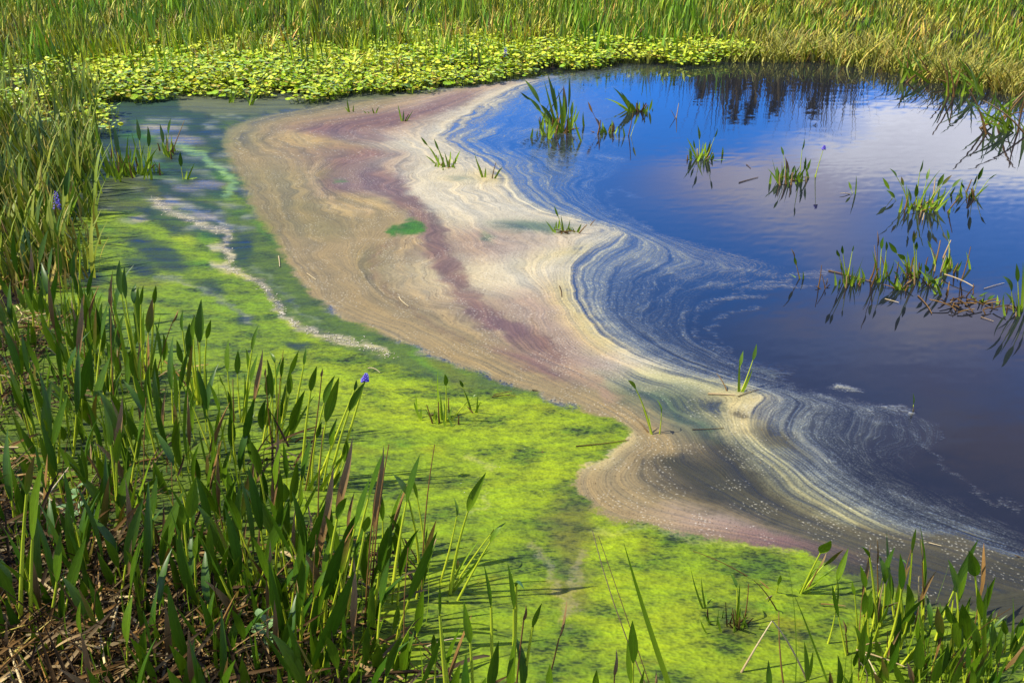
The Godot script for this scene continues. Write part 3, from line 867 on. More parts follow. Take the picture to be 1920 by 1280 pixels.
# ------------------------------------------------------------------ plants that stand out in the water
func build_water_plants() -> void:
	var g := "marsh plants rising from the open water"
	var c := "plant"
	plant("marsh_plant", "largest tuft of tall green blades standing in the blue water below the far bank", c, 1050, 250, [["l",986,144,60,12,-16,-14],["l",1009,190,56,11,-8,-8],["l",1028,138,70,10,-2,-6],["l",1067,140,60,9,14,-6],["l",1058,156,60,11,16,-4],["l",989,181,40,9,-20,-16],["l",1038,154,60,10,0,-10],["l",1057,175,60,12,8,-4],["l",976,172,26,7,-24,-22],["l",1087,206,24,7,24,-6],["g",1020,150,0,8,-4,0],["g",1046,168,0,9,4,2],["g",1072,186,0,8,18,0],["g",1000,200,0,9,-10,-10],["g",1030,205,0,9,2,2],["g",1064,212,0,8,16,2],["g",1014,214,0,7,-14,-6],["d",1078,226,0,8,8,0],["d",1086,240,0,7,4,2],["g",1082,196,0,7,20,0],["l",1074,186,34,8,22,-2],["d",1056,166,0,4,-30,-20]], g, 0.35)
	plant("marsh_plant", "small tuft with two arched blades behind the tallest tuft in blue water", c, 1192, 212, [["g",1132,184,0,7,-12,-4],["g",1150,164,0,8,-8,-2],["g",1164,172,0,9,-6,0],["g",1176,186,0,8,-2,0],["l",1224,185,24,7,24,0],["g",1206,190,0,6,14,0],["g",1184,192,0,8,0,0],["d",1210,208,0,5,-4,0],["g",1158,196,0,6,-10,0],["g",1216,196,0,6,20,0]], g, 0.3)
	plant("marsh_plant", "sparse brown and green stalks with hanging withered leaves beside the tallest tuft", c, 1140, 253, [["b",1102,190,28,8,-12,-6],["b",1116,220,20,9,-8,-2],["b",1150,226,22,10,10,0],["g",1162,232,0,6,20,2],["l",1197,214,20,6,42,5],["g",1132,236,0,6,-2,0],["d",1108,246,0,4,-20,-2],["d",1188,206,0,4,38,4]], g, 0.5)
	plant("reed_stalk", "thin folded reed stalk alone in the blue water near the far reflections", "reed", 1268, 224, [["d",1273,193,0,4,0,0],["d",1258,206,0,3,0,0]], "", 0.8)
	plant("marsh_plant", "three dark curved blades on the mauve scum near the far green bank", c, 756, 230, [["g",746,196,0,6,-2,0],["g",757,206,0,5,0,0],["g",775,206,0,5,4,0],["d",766,214,0,4,2,0]], g, 0.15)
	plant("marsh_plant", "tiny pair of blades on tan scum close to the lime leaf bank", c, 658, 212, [["g",650,183,0,5],["g",646,200,0,4],["g",662,196,0,4]], g, 0.3)
	plant("marsh_plant", "row of three tiny sprigs right of the tiny pair of blades", c, 700, 215, [["g",680,207,0,4,-12,0],["g",697,201,0,4,2,0],["g",710,200,0,4,4,0],["g",688,208,0,3,-6,0]], g, 0.3)
	plant("marsh_plant", "slender leaning tuft with a fallen brown leaf on the cream scum", c, 835, 316, [["l",789,257,24,7,-10,-4],["l",814,260,24,6,-2,-2],["g",833,284,0,6,6,0],["g",798,292,0,5,-16,-6],["g",806,276,0,6,-8,-2],["g",822,278,0,6,0,0],["g",840,300,0,5,6,2],["b",846,315,18,5,-6,2]], g, 0.4)
	plant("marsh_plant", "two thin green blades on the cream scum left of the dark crossed pair", c, 907, 336, [["g",889,287,0,5,-2,0],["g",910,314,0,6,2,0],["g",897,306,0,4,0,0]], g, 0.5)
	plant("marsh_plant", "dark crossed pair of short stalks at the blue edge of the scum", c, 924, 338, [["d",930,304,0,4,-2,0],["g",943,312,0,5,2,0],["g",938,316,0,4,4,0]], g, 0.1)
	plant("marsh_plant", "dark sprig with broken sticks on the point of white scum", c, 1055, 437, [["l",1039,385,24,6,0,0],["g",1023,414,0,5,-14,2],["g",1069,412,0,4,10,-4],["d",1101,421,0,5,28,4],["d",1116,412,0,4,50,-10],["d",1040,430,0,5,20,6],["g",1052,404,0,5,2,0],["d",1080,434,0,5,-20,3]], g, 0.2)
	plant("marsh_plant", "bright green tuft with fanned stems in purple water", c, 1316, 300, [["l",1309,235,26,8,-4,0],["g",1288,258,0,6,-8,0],["l",1347,240,20,6,6,0],["l",1333,262,26,7,4,0],["g",1324,274,0,6,0,2],["g",1361,312,0,5,10,4],["g",1284,296,0,5,-10,0],["l",1300,262,20,5,-6,0],["g",1318,268,0,5,-2,0],["d",1338,286,0,4,6,2],["g",1284,276,0,4,-10,0]], g, 0.75)
	plant("marsh_plant", "untidy tuft with a brown bent leaf and a leaning lilac flower stalk", c, 1482, 342, [["l",1466,274,18,6,-8,-2],["g",1448,296,0,5,-22,0],["b",1472,292,28,10,-6,0],["l",1492,306,22,6,0,0],["l",1512,294,26,7,20,-2],["l",1521,296,26,6,28,-4],["l",1508,258,24,7,18,-2],["f",1547,272,8,6,46,-6],["g",1460,318,0,7,-20,4],["g",1476,318,0,7,-8,4],["g",1502,320,0,7,10,0],["l",1486,322,18,8,-6,2],["d",1464,330,0,5,14,0],["g",1440,316,0,5,-20,6],["l",1458,312,26,12,-22,4],["d",1518,334,0,5,-14,-2]], g, 0.55)
	plant("marsh_plant", "smallest two blade sprig alone in the purple water", c, 1601, 367, [["l",1592,339,18,6,0,0],["g",1606,329,0,4,3,0],["d",1576,362,0,4,0,0]], g, 0.75)
	plant("marsh_plant", "wide fan of yellow green stems with upright spear leaves in purple water", c, 1735, 396, [["l",1656,333,28,9,-60,-20],["l",1670,316,24,8,-30,-12],["l",1664,356,24,8,-52,-16],["l",1690,331,22,7,-32,-8],["l",1730,299,26,7,-16,-8],["l",1744,314,24,7,-10,-4],["g",1764,318,0,5,-18,2],["l",1772,322,30,11,-2,0],["l",1784,328,26,8,2,0],["l",1802,334,24,8,20,2],["l",1720,344,30,10,-20,-4],["g",1786,368,0,7,16,4],["g",1776,360,0,8,6,2],["g",1754,360,0,7,0,0],["g",1724,366,0,8,-12,2],["l",1706,352,30,10,-26,-4],["g",1738,356,0,7,-4,2],["g",1700,374,0,6,-30,-8],["d",1712,382,0,5,0,2],["d",1756,388,0,5,-14,4]], g, 0.7)
	plant("marsh_plant", "tall narrow plant of dark spear leaves against the deep blue patch", c, 1822, 374, [["l",1831,326,24,9,-4,0],["l",1844,312,28,9,2,0],["l",1868,320,22,7,6,0],["l",1803,339,20,6,-6,0],["l",1823,350,30,12,0,0],["g",1856,346,0,5,4,0],["g",1812,356,0,5,-4,0]], g, 0.3)
	plant("marsh_plant", "single leaning sprig with a brown tip left of the debris raft", c, 1502, 527, [["b",1483,465,26,8,-2,0],["l",1489,480,24,7,0,0],["g",1506,508,0,5,4,0],["g",1480,512,0,4,-2,0]], g, 0.4)
	plant("marsh_plant", "dark forked dead stalk with a reddish base left of the debris raft", c, 1544, 547, [["d",1541,497,0,5,-10,-4],["d",1541,514,0,4,4,0],["b",1552,520,16,6,2,0],["d",1530,536,0,5,0,0],["d",1556,538,0,5,0,0]], g, 0.15)
	plant("marsh_plant", "bright green tuft with a folded dark leaf beside the debris raft", c, 1592, 536, [["l",1569,467,24,9,-4,0],["l",1579,459,22,7,-2,0],["l",1601,459,14,5,-4,0],["g",1619,482,0,6,2,0],["g",1575,492,0,6,-6,0],["g",1600,494,0,8,4,0],["g",1588,500,0,8,0,0],["b",1576,486,24,8,-10,-2],["g",1610,514,0,7,6,0]], g, 0.55)
	plant("marsh_plant", "reddish topped stalks with dark green leaves at the left of the debris raft", c, 1651, 528, [["b",1646,432,36,9,-6,0],["l",1656,443,26,9,0,0],["l",1664,452,20,8,4,0],["l",1662,486,28,9,8,0],["g",1636,470,0,6,-4,0],["g",1644,504,0,7,-4,0],["g",1660,508,0,7,4,0],["d",1640,460,0,5,-6,0]], g, 0.4)
	plant("marsh_plant", "leaning green tuft with brown roots in the middle of the debris raft", c, 1718, 526, [["l",1665,453,34,11,-6,-4],["l",1682,468,30,11,-4,-2],["l",1713,430,30,8,0,0],["g",1694,494,0,7,-4,0],["g",1690,480,0,6,0,0],["l",1720,448,24,8,4,0],["d",1700,512,0,5,4,0],["b",1690,512,20,7,0,4],["g",1676,486,0,6,-14,0]], g, 0.45)
	plant("marsh_plant", "upright tuft with pale broken stalks behind the debris raft", c, 1776, 508, [["d",1764,450,0,7,-22,-14],["d",1784,450,0,7,-8,-20],["g",1783,468,0,5,4,0],["l",1740,450,16,8,-20,-4],["g",1768,484,0,6,-2,0],["l",1778,480,24,8,0,0],["g",1786,486,0,5,8,0],["l",1778,430,20,6,2,-2],["d",1746,462,0,5,-20,-10]], g, 0.6)
	plant("marsh_plant", "broad leaning leaf with a pale curled stalk at the front of the debris raft", c, 1766, 558, [["l",1733,511,36,12,0,0],["l",1744,520,26,9,2,0],["d",1781,528,0,7,10,0],["g",1756,530,0,8,0,0],["b",1776,540,18,8,8,2],["g",1748,542,0,6,-8,0]], g, 0.45)
	plant("marsh_plant", "thin dark leaning stems at the right end of the debris raft", c, 1806, 556, [["d",1821,462,0,5,-6,-20],["d",1801,530,0,5,-2,6],["d",1829,536,0,5,4,4],["g",1850,566,0,5,24,6],["l",1862,576,26,8,40,12],["d",1826,532,0,5,20,0]], g, 0.15)
	plant("marsh_plant", "tall bright tuft with dry leaves cut by the right edge beside the long reflection", c, 1912, 590, [["l",1891,514,50,13,-10,0],["l",1907,494,40,10,0,0],["g",1919,490,0,8,4,0],["l",1936,470,50,14,12,0],["l",1944,500,50,14,18,4],["g",1902,540,0,9,-4,0],["d",1880,595,0,7,4,-8],["d",1878,604,0,5,4,0],["g",1925,530,0,9,10,2],["b",1896,566,26,9,0,2],["l",1886,548,40,12,-6,0]], g, 0.45)
	plant("marsh_plant", "pair of upright blades with a dark leaning leaf on the second point of white scum", c, 1388, 740, [["l",1393,658,30,9,-4,0],["l",1421,645,34,9,0,0],["g",1387,676,0,8,-2,0],["d",1344,700,0,5,-22,0],["g",1412,690,0,7,2,0]], g, 0.5)
	plant("reed_stalk", "short lone shoot with a yellowish tip in the dark water at right", "reed", 1713, 774, [["l",1713,737,22,8,0,0],["d",1712,762,0,6,0,0]], "", 0.8)
	plant("marsh_plant", "leaning yellow green blade with a short upright one on the tan scum tongue", c, 1226, 820, [["l",1174,700,48,9,-2,0],["l",1240,748,30,6,10,-1],["d",1186,779,0,6,-6,-2],["g",1217,778,0,6,-4,0],["g",1205,764,0,6,-2,0]], g, 0.85)
	plant("marsh_plant", "small plant with one arrow leaf on the lime algae, nearest the froth edge", c, 838, 795, [["l",835,700,28,13,-2,0],["g",821,694,0,6,-10,-4],["g",826,738,0,7,-8,-2],["l",894,738,16,6,4,-2],["d",822,754,0,7,-14,2],["d",804,798,0,7,-16,-16],["g",848,760,0,7,2,0],["g",832,752,0,7,-4,0]], g, 0.5)
	plant("marsh_plant", "thin dark leaning sprig right of the one arrow leaf plant on algae", c, 888, 778, [["l",861,705,24,8,-6,-10],["g",902,752,0,6,2,0],["g",868,728,0,6,-4,-4],["g",896,738,0,5,6,0],["d",876,762,0,6,4,4]], g, 0.35)
	plant("marsh_plant", "tiny twin blades rising from the lime algae near the lower edge", c, 1326, 1146, [["g",1295,1062,0,8,-6,0],["g",1324,1109,0,7,0,0],["g",1315,1080,0,8,-2,0]], g, 0.3)
	plant("marsh_plant", "rotting black stump with thin stems on the lime algae", c, 1382, 1180, [["d",1361,1129,0,5,-18,0],["l",1378,1076,30,9,-2,0],["g",1388,1092,0,8,0,-4],["d",1404,1094,0,6,10,0],["d",1372,1150,0,9,-4,2],["d",1388,1156,0,9,4,2],["d",1396,1160,0,8,8,4],["d",1366,1168,0,8,-4,4],["d",1400,1174,0,8,-8,0],["d",1378,1142,0,7,0,0]], g, 0.1)
	plant("marsh_plant", "single pale green spear leaf on the algae right of the black stump", c, 1455, 1116, [["l",1464,1077,38,14,0,0],["d",1436,1130,0,6,0,0],["d",1420,1122,0,6,0,0]], g, 0.8)
	plant("marsh_plant", "low green tangle between the debris raft and the reddish stalks", c, 1690, 548, [["g",1660,520,0,7],["g",1700,516,0,7],["l",1676,508,22,8],["b",1712,522,18,7],["g",1720,530,0,6],["d",1654,540,0,5],["g",1684,526,0,7],["d",1706,534,0,5]], g, 0.5)
	plant("marsh_plant", "brownish low tangle with short leaves behind the front of the debris raft", c, 1742, 538, [["g",1722,504,0,7],["g",1750,500,0,7],["l",1738,494,22,9],["b",1760,514,18,7],["d",1726,520,0,5],["g",1768,518,0,6],["d",1752,522,0,5]], g, 0.4)
	plant("marsh_plant", "curled low leaves at the right front corner of the debris raft", c, 1838, 572, [["g",1820,552,0,7],["l",1866,566,24,8],["g",1848,548,0,6],["d",1828,560,0,5],["g",1856,576,0,6],["b",1812,566,18,7],["d",1846,560,0,5]], g, 0.35)
	# left shallows
	plant("marsh_plant", "broad tuft with brown roots at the left edge of the teal shallows", c, 232, 334, [["l",176,228,44,11,-30,-4],["l",202,214,44,11,-14,-2],["l",214,236,50,11,-6,0],["g",186,256,0,7,-20,0],["g",240,250,0,7,4,0],["g",196,272,0,8,-16,0],["g",222,270,0,8,-4,0],["g",228,292,0,8,2,0],["g",256,262,0,7,10,0],["b",232,300,24,8,4,0],["b",216,306,24,8,-6,0],["g",172,290,0,7,-26,0],["d",222,318,0,8,-8,0],["d",238,316,0,8,6,0],["d",186,322,0,6,24,-24],["g",246,278,0,7,8,0],["g",210,290,0,7,-12,0],["g",180,240,0,6,-26,-2]], g, 0.35)
	plant("marsh_plant", "leaning dark leaved tuft in the teal shallows beside the broad one", c, 268, 330, [["l",256,222,40,10,0,0],["l",278,236,40,10,4,0],["g",246,248,0,6,2,-4],["g",296,276,0,8,-4,2],["g",284,270,0,7,0,0],["g",262,290,0,8,-4,2],["b",286,292,20,7,6,-6],["g",276,296,0,7,2,0],["d",290,308,0,6,4,0]], g, 0.3)
	plant("marsh_plant", "thin reed tuft with one long bare stem behind the teal shallows tufts", c, 316, 292, [["l",300,232,36,9,-8,0],["l",318,222,30,8,-2,0],["d",345,226,0,4,4,-2],["g",310,246,0,6,-4,0],["g",322,252,0,6,2,0],["g",304,262,0,6,-8,0],["b",322,276,14,6,4,0]], g, 0.5)
	plant("marsh_plant", "short dark sprig with a low leaf in the streaky teal shallows", c, 346, 340, [["l",336,284,30,10,-2,0],["g",364,306,0,5,4,0],["g",366,334,0,7,4,0],["g",372,346,0,6,6,0],["g",350,318,0,6,0,0]], g, 0.35)
	for q in [[470, 200, "thin grass tuft", "at the shore of the greenish water below the lime leaves"], [432, 196, "low leaning tuft", "left of the thin grass tuft below the lime leaves"], [770, 178, "very small sprout", "at the foot of the lime leaf bank"]]:
		var sh := []
		for i in 5: sh.append(["g", q[0] + rng.randf_range(-22, 22), q[1] - rng.randf_range(14, 40), 0, 5])
		plant("marsh_plant", q[2] + " " + q[3], c, q[0], q[1], sh, g, 0.4)

# ------------------------------------------------------------------ the plants nearest the camera, along the lower edge
func build_front_plants() -> void:
	var g := "arrow leaved plants along the near shore"
	var c := "plant"
	plant("arrow_plant", "leaning group of yellow green stems with one large hanging leaf over shaded algae", c, 843, 1119, [["l",905,886,92,21,0,0],["l",862,931,44,7,-20,-20],["l",929,990,24,6,0,-8],["l",860,1050,22,9,0,-4],["l",944,978,66,14,12,13],["g",918,1030,0,8,4,-6],["g",900,1010,0,7,-6,-4],["l",838,1150,20,8,-2,4]], g, 0.6)
	plant("arrow_plant", "pair of straight pale stems with small dark spear leaves and a reddish dry stalk", c, 792, 1060, [["l",748,884,58,16,-6,2],["l",773,890,54,9,6,-22],["l",731,964,50,8,-24,4],["l",803,982,40,7,-2,-4],["d",818,1010,0,9,-6,44],["b",756,1008,24,8,-4,0],["g",764,1040,0,8,-12,2],["d",744,1030,0,6,0,20]], g, 0.55)
	plant("arrow_plant", "front row of tall dark spear leaves rising at the bottom edge left of centre", c, 930, 1450, [["l",875,1130,84,20,-40,-20],["l",929,1198,130,26,-10,0],["l",967,1196,140,24,10,0],["l",986,1188,140,24,24,0],["l",873,1228,110,26,-40,0],["l",828,1186,70,12,-70,-20],["l",966,1048,66,14,10,-30],["l",960,1060,92,12,6,-30],["l",1008,1128,58,14,40,-20],["b",986,1134,40,13,30,-20],["l",821,1095,70,9,-80,-30],["l",916,1060,90,9,-20,-30],["b",1063,1124,90,18,50,-10],["l",906,1270,60,24,-20,10],["l",1036,1248,60,20,60,10]], g, 0.3)
	plant("reed_plant", "single thick curved dark green reed blade rising from the bottom edge", "reed", 1300, 1400, [["g",1170,1018,0,20,0,0]], "", 0.1)
	plant("arrow_plant", "broad upright spear leaves with brown tipped ones at the bottom edge right of the reed", c, 1180, 1430, [["l",1188,1158,110,24,0,0],["l",1182,1196,110,20,-6,0],["b",1156,1216,60,16,-20,0],["l",1116,1252,70,18,-50,0],["b",1230,1254,50,16,30,0],["l",1204,1250,80,16,14,0]], g, 0.4)
	plant("seed_stalk", "long thin grass stalk with a small seed head leaning over the algae", "grass stalk", 1264, 1400, [["d",1111,995,0,5,0,0],["d",1122,1004,0,4,-6,0]], "", 0.75)
	plant("arrow_plant", "flattened clump of yellow stems with one bright arrow leaf on the right", c, 1500, 1118, [["l",1563,992,60,26,0,0],["l",1580,1030,50,14,4,-6],["g",1545,1052,0,9,0,0],["g",1560,1070,0,9,2,2],["g",1534,1062,0,9,-2,0],["l",1590,1028,70,16,60,10],["g",1570,1060,0,10,4,0],["b",1550,1036,40,12,10,-4],["g",1552,1080,0,8,2,4],["g",1524,1078,0,8,-4,0]], g, 0.75)
	plant("arrow_plant", "thin tall leaves with a pink curled leaf right of the flattened clump", c, 1650, 1220, [["l",1624,1002,60,10,-4,-20],["b",1645,1006,64,9,0,-40],["l",1657,1042,62,18,0,-40],["b",1688,1128,46,12,-40,-60],["l",1632,1108,60,20,-20,-10],["l",1618,1060,50,14,-30,0],["g",1640,1130,0,10,-10,0],["l",1600,1090,30,12,-40,-8],["b",1580,1160,50,14,-60,10],["l",1664,1130,60,20,-20,10]], g, 0.45)
	plant("arrow_plant", "tall forked yellow green stem with a narrow leaf near the right", c, 1697, 1190, [["l",1713,976,72,14,-4,0],["l",1692,1030,30,8,-2,0],["g",1686,1074,0,10,-8,0],["l",1730,1010,46,10,30,-20],["b",1727,1010,60,9,34,-10],["d",1724,1080,0,10,30,-10],["d",1744,1130,0,9,30,-14],["l",1704,1130,50,18,10,10]], g, 0.7)
	plant("arrow_plant", "broad bright leaved plant at the lower right, tallest of the corner", c, 1810, 1260, [["l",1784,1050,70,20,-14,0],["l",1821,1030,64,28,30,-20],["l",1804,1112,120,30,10,10],["l",1838,1100,80,20,36,0],["l",1850,1120,90,20,40,0],["l",1790,1150,80,22,-10,10],["l",1760,1180,60,18,-30,0],["l",1826,1160,90,24,10,20],["b",1796,1180,50,16,0,0],["l",1862,1160,70,20,46,10],["g",1854,1090,0,12,40,0],["l",1780,1120,60,18,-20,0]], g, 0.5)
	plant("arrow_plant", "short spreading leaves at the right edge beside the dark film", c, 1890, 1230, [["l",1914,1150,60,18,10,0],["l",1936,1130,60,18,20,0],["l",1884,1160,50,16,-6,0],["g",1900,1120,0,10,4,0],["l",1866,1186,50,16,-20,10],["l",1906,1190,60,18,4,10]], g, 0.45)
	plant("arrow_plant", "low dark leaves and rotting stalks at the very bottom right", c, 1740, 1340, [["l",1722,1190,90,26,-10,0],["l",1680,1240,80,24,-40,0],["l",1760,1230,80,26,10,0],["l",1800,1240,80,24,40,0],["l",1840,1250,80,24,60,0],["b",1700,1240,60,18,-20,10],["l",1640,1260,60,20,-70,0],["l",1880,1270,60,20,80,0],["l",1776,1200,80,22,20,-10]], g, 0.3)
	plant("arrow_plant", "dark leaves at the bottom edge beneath the bleached bent stalk", c, 1530, 1400, [["l",1508,1198,100,22,-10,0],["l",1520,1216,90,18,0,0],["l",1574,1230,80,24,30,0],["l",1438,1238,60,16,-60,0],["g",1592,1180,0,9,40,0],["l",1556,1260,60,20,20,0]], g, 0.35)
	plant("dry_stalk", "bleached pale stalk sharply bent into an arch on the algae", "dry stalk", 1386, 1268, [["d",1448,1164,0,8,0,0]], "", 0.95)
	plant("dry_stalk", "second leg of the bleached arch falling to the bottom edge", "dry stalk", 1520, 1290, [["d",1449,1164,0,8,0,0]], "", 0.95)
	plant("grass_stalk", "long thin arching brown grass stem over the lower algae", "grass stalk", 1472, 1300, [["d",1461,1146,0,7,0,0],["d",1414,1088,0,5,-12,-150],["d",1300,1033,0,4,-58,-212]], "", 0.55)
	plant("grass_stalk", "thin straight vertical grass stem right of the arched one", "grass stalk", 1488, 1330, [["g",1475,1041,0,5,0,0]], "", 0.7)
	plant("grass_stalk", "thin leaning grass stem running out at the bottom edge", "grass stalk", 1564, 1310, [["g",1491,1118,0,6,0,0]], "", 0.5)
	plant("grass_stalk", "short drooping brown stalk hooking in at the right edge", "grass stalk", 1930, 1060, [["d",1918,1038,0,5,0,0],["d",1897,1064,0,5,-10,-10]], "", 0.4)
	# salient plants of the left stand
	var gl := "arrow leaved plants of the left stand"
	plant("arrow_plant", "dark arrow leaved plant with a violet flower spike at the edge of lime algae", c, 575, 925, [["l",672,712,30,8,20,-20],["f",687,700,16,11,44,-6],["l",631,706,96,26,20,-10],["l",622,704,60,16,0,-10],["l",591,684,56,16,-10,-10],["l",631,784,62,20,30,-10],["l",662,808,72,22,50,-6],["l",678,712,74,18,40,0],["b",604,690,20,8,-4,0],["l",600,790,40,12,10,0],["g",640,860,0,9,20,0],["l",646,850,40,12,30,0],["g",610,870,0,10,0,0]], gl, 0.35)
	plant("arrow_plant", "crowded dark spear leaves at the middle edge of the left stand", c, 520, 835, [["l",512,656,26,8,-4,0],["l",531,666,50,10,0,0],["l",556,656,50,16,6,0],["l",547,690,60,16,0,0],["l",575,653,34,8,20,-6],["l",504,672,86,14,-12,0],["l",500,700,46,16,-14,0],["l",500,750,56,20,-20,4],["l",536,720,70,20,-4,0],["l",570,730,100,22,16,4],["g",560,760,0,10,10,0],["g",548,790,0,10,4,0],["b",497,690,20,8,-10,0],["l",520,760,60,16,0,0],["g",590,740,0,8,16,0]], gl, 0.3)
	plant("arrow_plant", "five slim upright leaves on bright stems left of the crowded leaves", c, 452, 797, [["l",425,636,66,16,-10,-4],["l",444,655,52,16,0,0],["l",469,643,62,11,0,0],["l",481,610,52,10,6,0],["l",481,665,54,14,4,0],["l",412,700,30,10,-16,0],["g",458,700,0,8,2,0],["g",466,716,0,9,6,0],["d",436,710,0,6,-14,0],["g",490,720,0,8,12,-4]], gl, 0.4)
	plant("arrow_plant", "tight dark bundle of leaves over pale thatch in the left stand", c, 376, 764, [["l",375,562,84,22,0,0],["l",353,604,60,20,-6,0],["l",392,598,44,12,10,0],["l",339,580,44,10,-10,-8],["l",361,590,50,16,-4,0],["l",330,636,50,14,-14,0],["l",350,640,40,12,-4,0],["g",366,690,0,10,0,0],["g",356,700,0,10,-6,0],["g",386,690,0,9,6,0],["g",346,710,0,9,-14,0],["b",362,588,22,9,0,0],["g",372,668,0,10,4,0],["g",396,700,0,8,12,-8]], gl, 0.2)
	plant("arrow_plant", "long leaves on leaning stems behind the pale thatch", c, 262, 716, [["l",218,488,66,16,0,0],["l",228,500,62,12,4,0],["l",245,524,50,13,8,0],["l",265,534,40,8,10,0],["l",291,533,40,11,20,-4],["b",202,540,36,16,-10,-10],["l",284,560,70,18,10,0],["g",214,570,0,9,-20,0],["g",300,590,0,8,16,0],["b",334,580,40,12,30,-10],["g",236,590,0,9,-8,0],["g",246,620,0,10,-4,0],["l",216,600,60,14,-20,0]], gl, 0.35)
	plant("arrow_plant", "tall plant with a violet flower spike near the upper left bank", c, 104, 452, [["f",104,358,36,10,0,0],["l",88,360,60,16,-10,0],["l",130,312,60,18,10,0],["g",142,330,0,10,14,0],["g",150,360,0,9,10,0],["l",70,340,50,14,-20,0],["g",120,400,0,9,4,0]], gl, 0.4)
	plant("arrow_plant", "twin tall leaves leaning apart at the left over shadowed water", c, 152, 600, [["l",150,430,46,13,-6,0],["l",136,470,54,12,-10,0],["l",174,500,60,10,10,0],["l",104,450,70,14,-20,0],["l",120,500,60,14,-14,0],["g",130,520,0,8,-6,0],["g",170,540,0,8,6,0]], gl, 0.35)
	plant("arrow_plant", "huge folded dark leaf with a light green back at the far lower left", c, 60, 1240, [["l",74,866,186,36,0,0],["l",58,850,90,16,-20,0],["l",0,1046,80,30,-30,0],["l",116,1000,110,28,16,0],["l",92,1160,110,30,4,10]], gl, 0.5)
	plant("arrow_plant", "pale pointed leaf catching the sun in the lower left stand", c, 240, 1330, [["l",234,1120,110,30,0,0],["l",146,1124,90,20,-60,0],["l",200,1186,110,30,-20,0],["l",172,1230,90,26,-40,0],["l",270,1180,100,24,16,0],["l",300,1200,90,20,40,0]], gl, 0.7)
	plant("arrow_plant", "glossy bluish leaf lit from the side in the lower left stand", c, 392, 1190, [["l",392,976,116,22,0,0],["l",360,894,84,30,-20,-30],["l",340,930,60,18,-20,-20],["l",446,1040,90,22,20,0],["l",366,1000,60,14,-10,0],["l",420,1000,80,16,10,-10]], gl, 0.6)
	plant("arrow_plant", "fan of bare yellow green stems in the middle of the left stand", c, 232, 1006, [["g",240,830,0,10,-2,0],["g",262,850,0,10,0,0],["g",285,850,0,9,4,0],["l",298,880,60,12,6,0],["l",220,800,80,18,-4,0],["l",196,760,80,18,-8,0],["g",308,900,0,9,8,0]], gl, 0.8)
	plant("arrow_plant", "very broad leaf facing the water at the end of the left stand", c, 516, 1030, [["l",524,830,90,26,0,0],["l",560,860,110,20,10,0],["l",540,900,60,18,4,0],["l",470,820,80,20,-14,-20],["g",600,900,0,14,20,0],["g",570,930,0,12,12,0],["l",640,880,60,12,50,0]], gl, 0.5)
	plant("arrow_plant", "long leaf leaning over dark thatch low in the middle left", c, 560, 1230, [["l",504,1050,130,22,-10,0],["l",566,1000,100,18,-4,0],["l",620,1010,80,18,20,-10],["l",650,900,80,18,50,-20],["l",690,950,56,22,70,-20],["l",660,1000,100,20,40,0],["l",600,1060,90,16,10,0]], gl, 0.35)
	# pale herbs with rounded leaves
	for q in [[150, 935, 1010, "pale herb with small rounded leaves among dark thatch, farther up the left stand"], [510, 1170, 1250, "pale herb with small rounded leaves low among the bottom left thatch"]]:
		var at := ground_at(q[0], q[2])
		var o := thing("leafy_herb", q[3], "herb", at, "pale leafy herbs")
		for k in 4:
			var foot := Vector3(rng.randf_range(-0.03, 0.03), 0, rng.randf_range(-0.03, 0.03))
			var tip := upright_at(q[0] + rng.randf_range(-24, 24), q[1] + rng.randf_range(-20, 40), at.z + rng.randf_range(-0.05, 0.05)) - at
			var s := Shape.new()
			s.tube(curve(foot, tip, Vector3(0.02, 0, 0.01), 5), 0.003, 0.0015, 5, stem_col(0.5), leaf_col(1.0))
			part("stem", s.done(), M.stem, o)
			for i in 5:
				var p := foot.lerp(tip, 0.45 + i * 0.14)
				var a := i * 2.4 + k
				var lf := Shape.new()
				var e := p + Vector3(cos(a), rng.randf_range(0.1, 0.6), sin(a)) * rng.randf_range(0.025, 0.045)
				lf.blade(curve(p, e, Vector3(0, 0.006, 0), 5), [0.004, 0.018, 0.022, 0.014, 0.001], Vector3(-sin(a), 0, cos(a)), 0.2, lin(120, 160, 96), lin(150, 186, 120))
				part("leaf", lf.done(), M.leaf, o)

# a clump like its neighbours: shoots in a ring, each its own stem and leaf
func make_clump(called: String, shoots: int, tall: float, spread: float, tone: float) -> Node3D:
	var o := thing(called, "", "plant", Vector3.ZERO)
	for i in shoots:
		var a := rng.randf() * TAU
		var r := sqrt(rng.randf()) * spread
		var foot := Vector3(cos(a) * r, -0.02, sin(a) * r)
		var hgt := tall * rng.randf_range(0.36, 1.06)
		var kind := "l"
		var z := rng.randf()
		if z > 0.95: kind = "b"
		elif z > 0.70: kind = "g"
		elif z > 0.66: kind = "d"
		var ll := rng.randf_range(0.15, 0.27)
		if kind == "g": hgt *= 0.85
		var lean := Vector3(cos(a) * rng.randf_range(0.0, 0.42) + 0.02, 0, sin(a) * rng.randf_range(0.0, 0.42))
		var tip := foot + Vector3(0, hgt, 0) + lean * hgt
		shoot(o, foot, tip, clampf(ll / hgt, 0.1, 0.8), rng.randf_range(0.024, 0.046) if kind in ["l", "b"] else rng.randf_range(0.007, 0.012), lean * rng.randf_range(-0.3, 0.1) * hgt + Vector3(rng.randf_range(-0.03, 0.03), 0.02, rng.randf_range(-0.03, 0.03)), clampf(tone + rng.randf_range(-0.35, 0.35), 0, 1), rng.randf_range(-1.2, 1.2), kind)
	return o

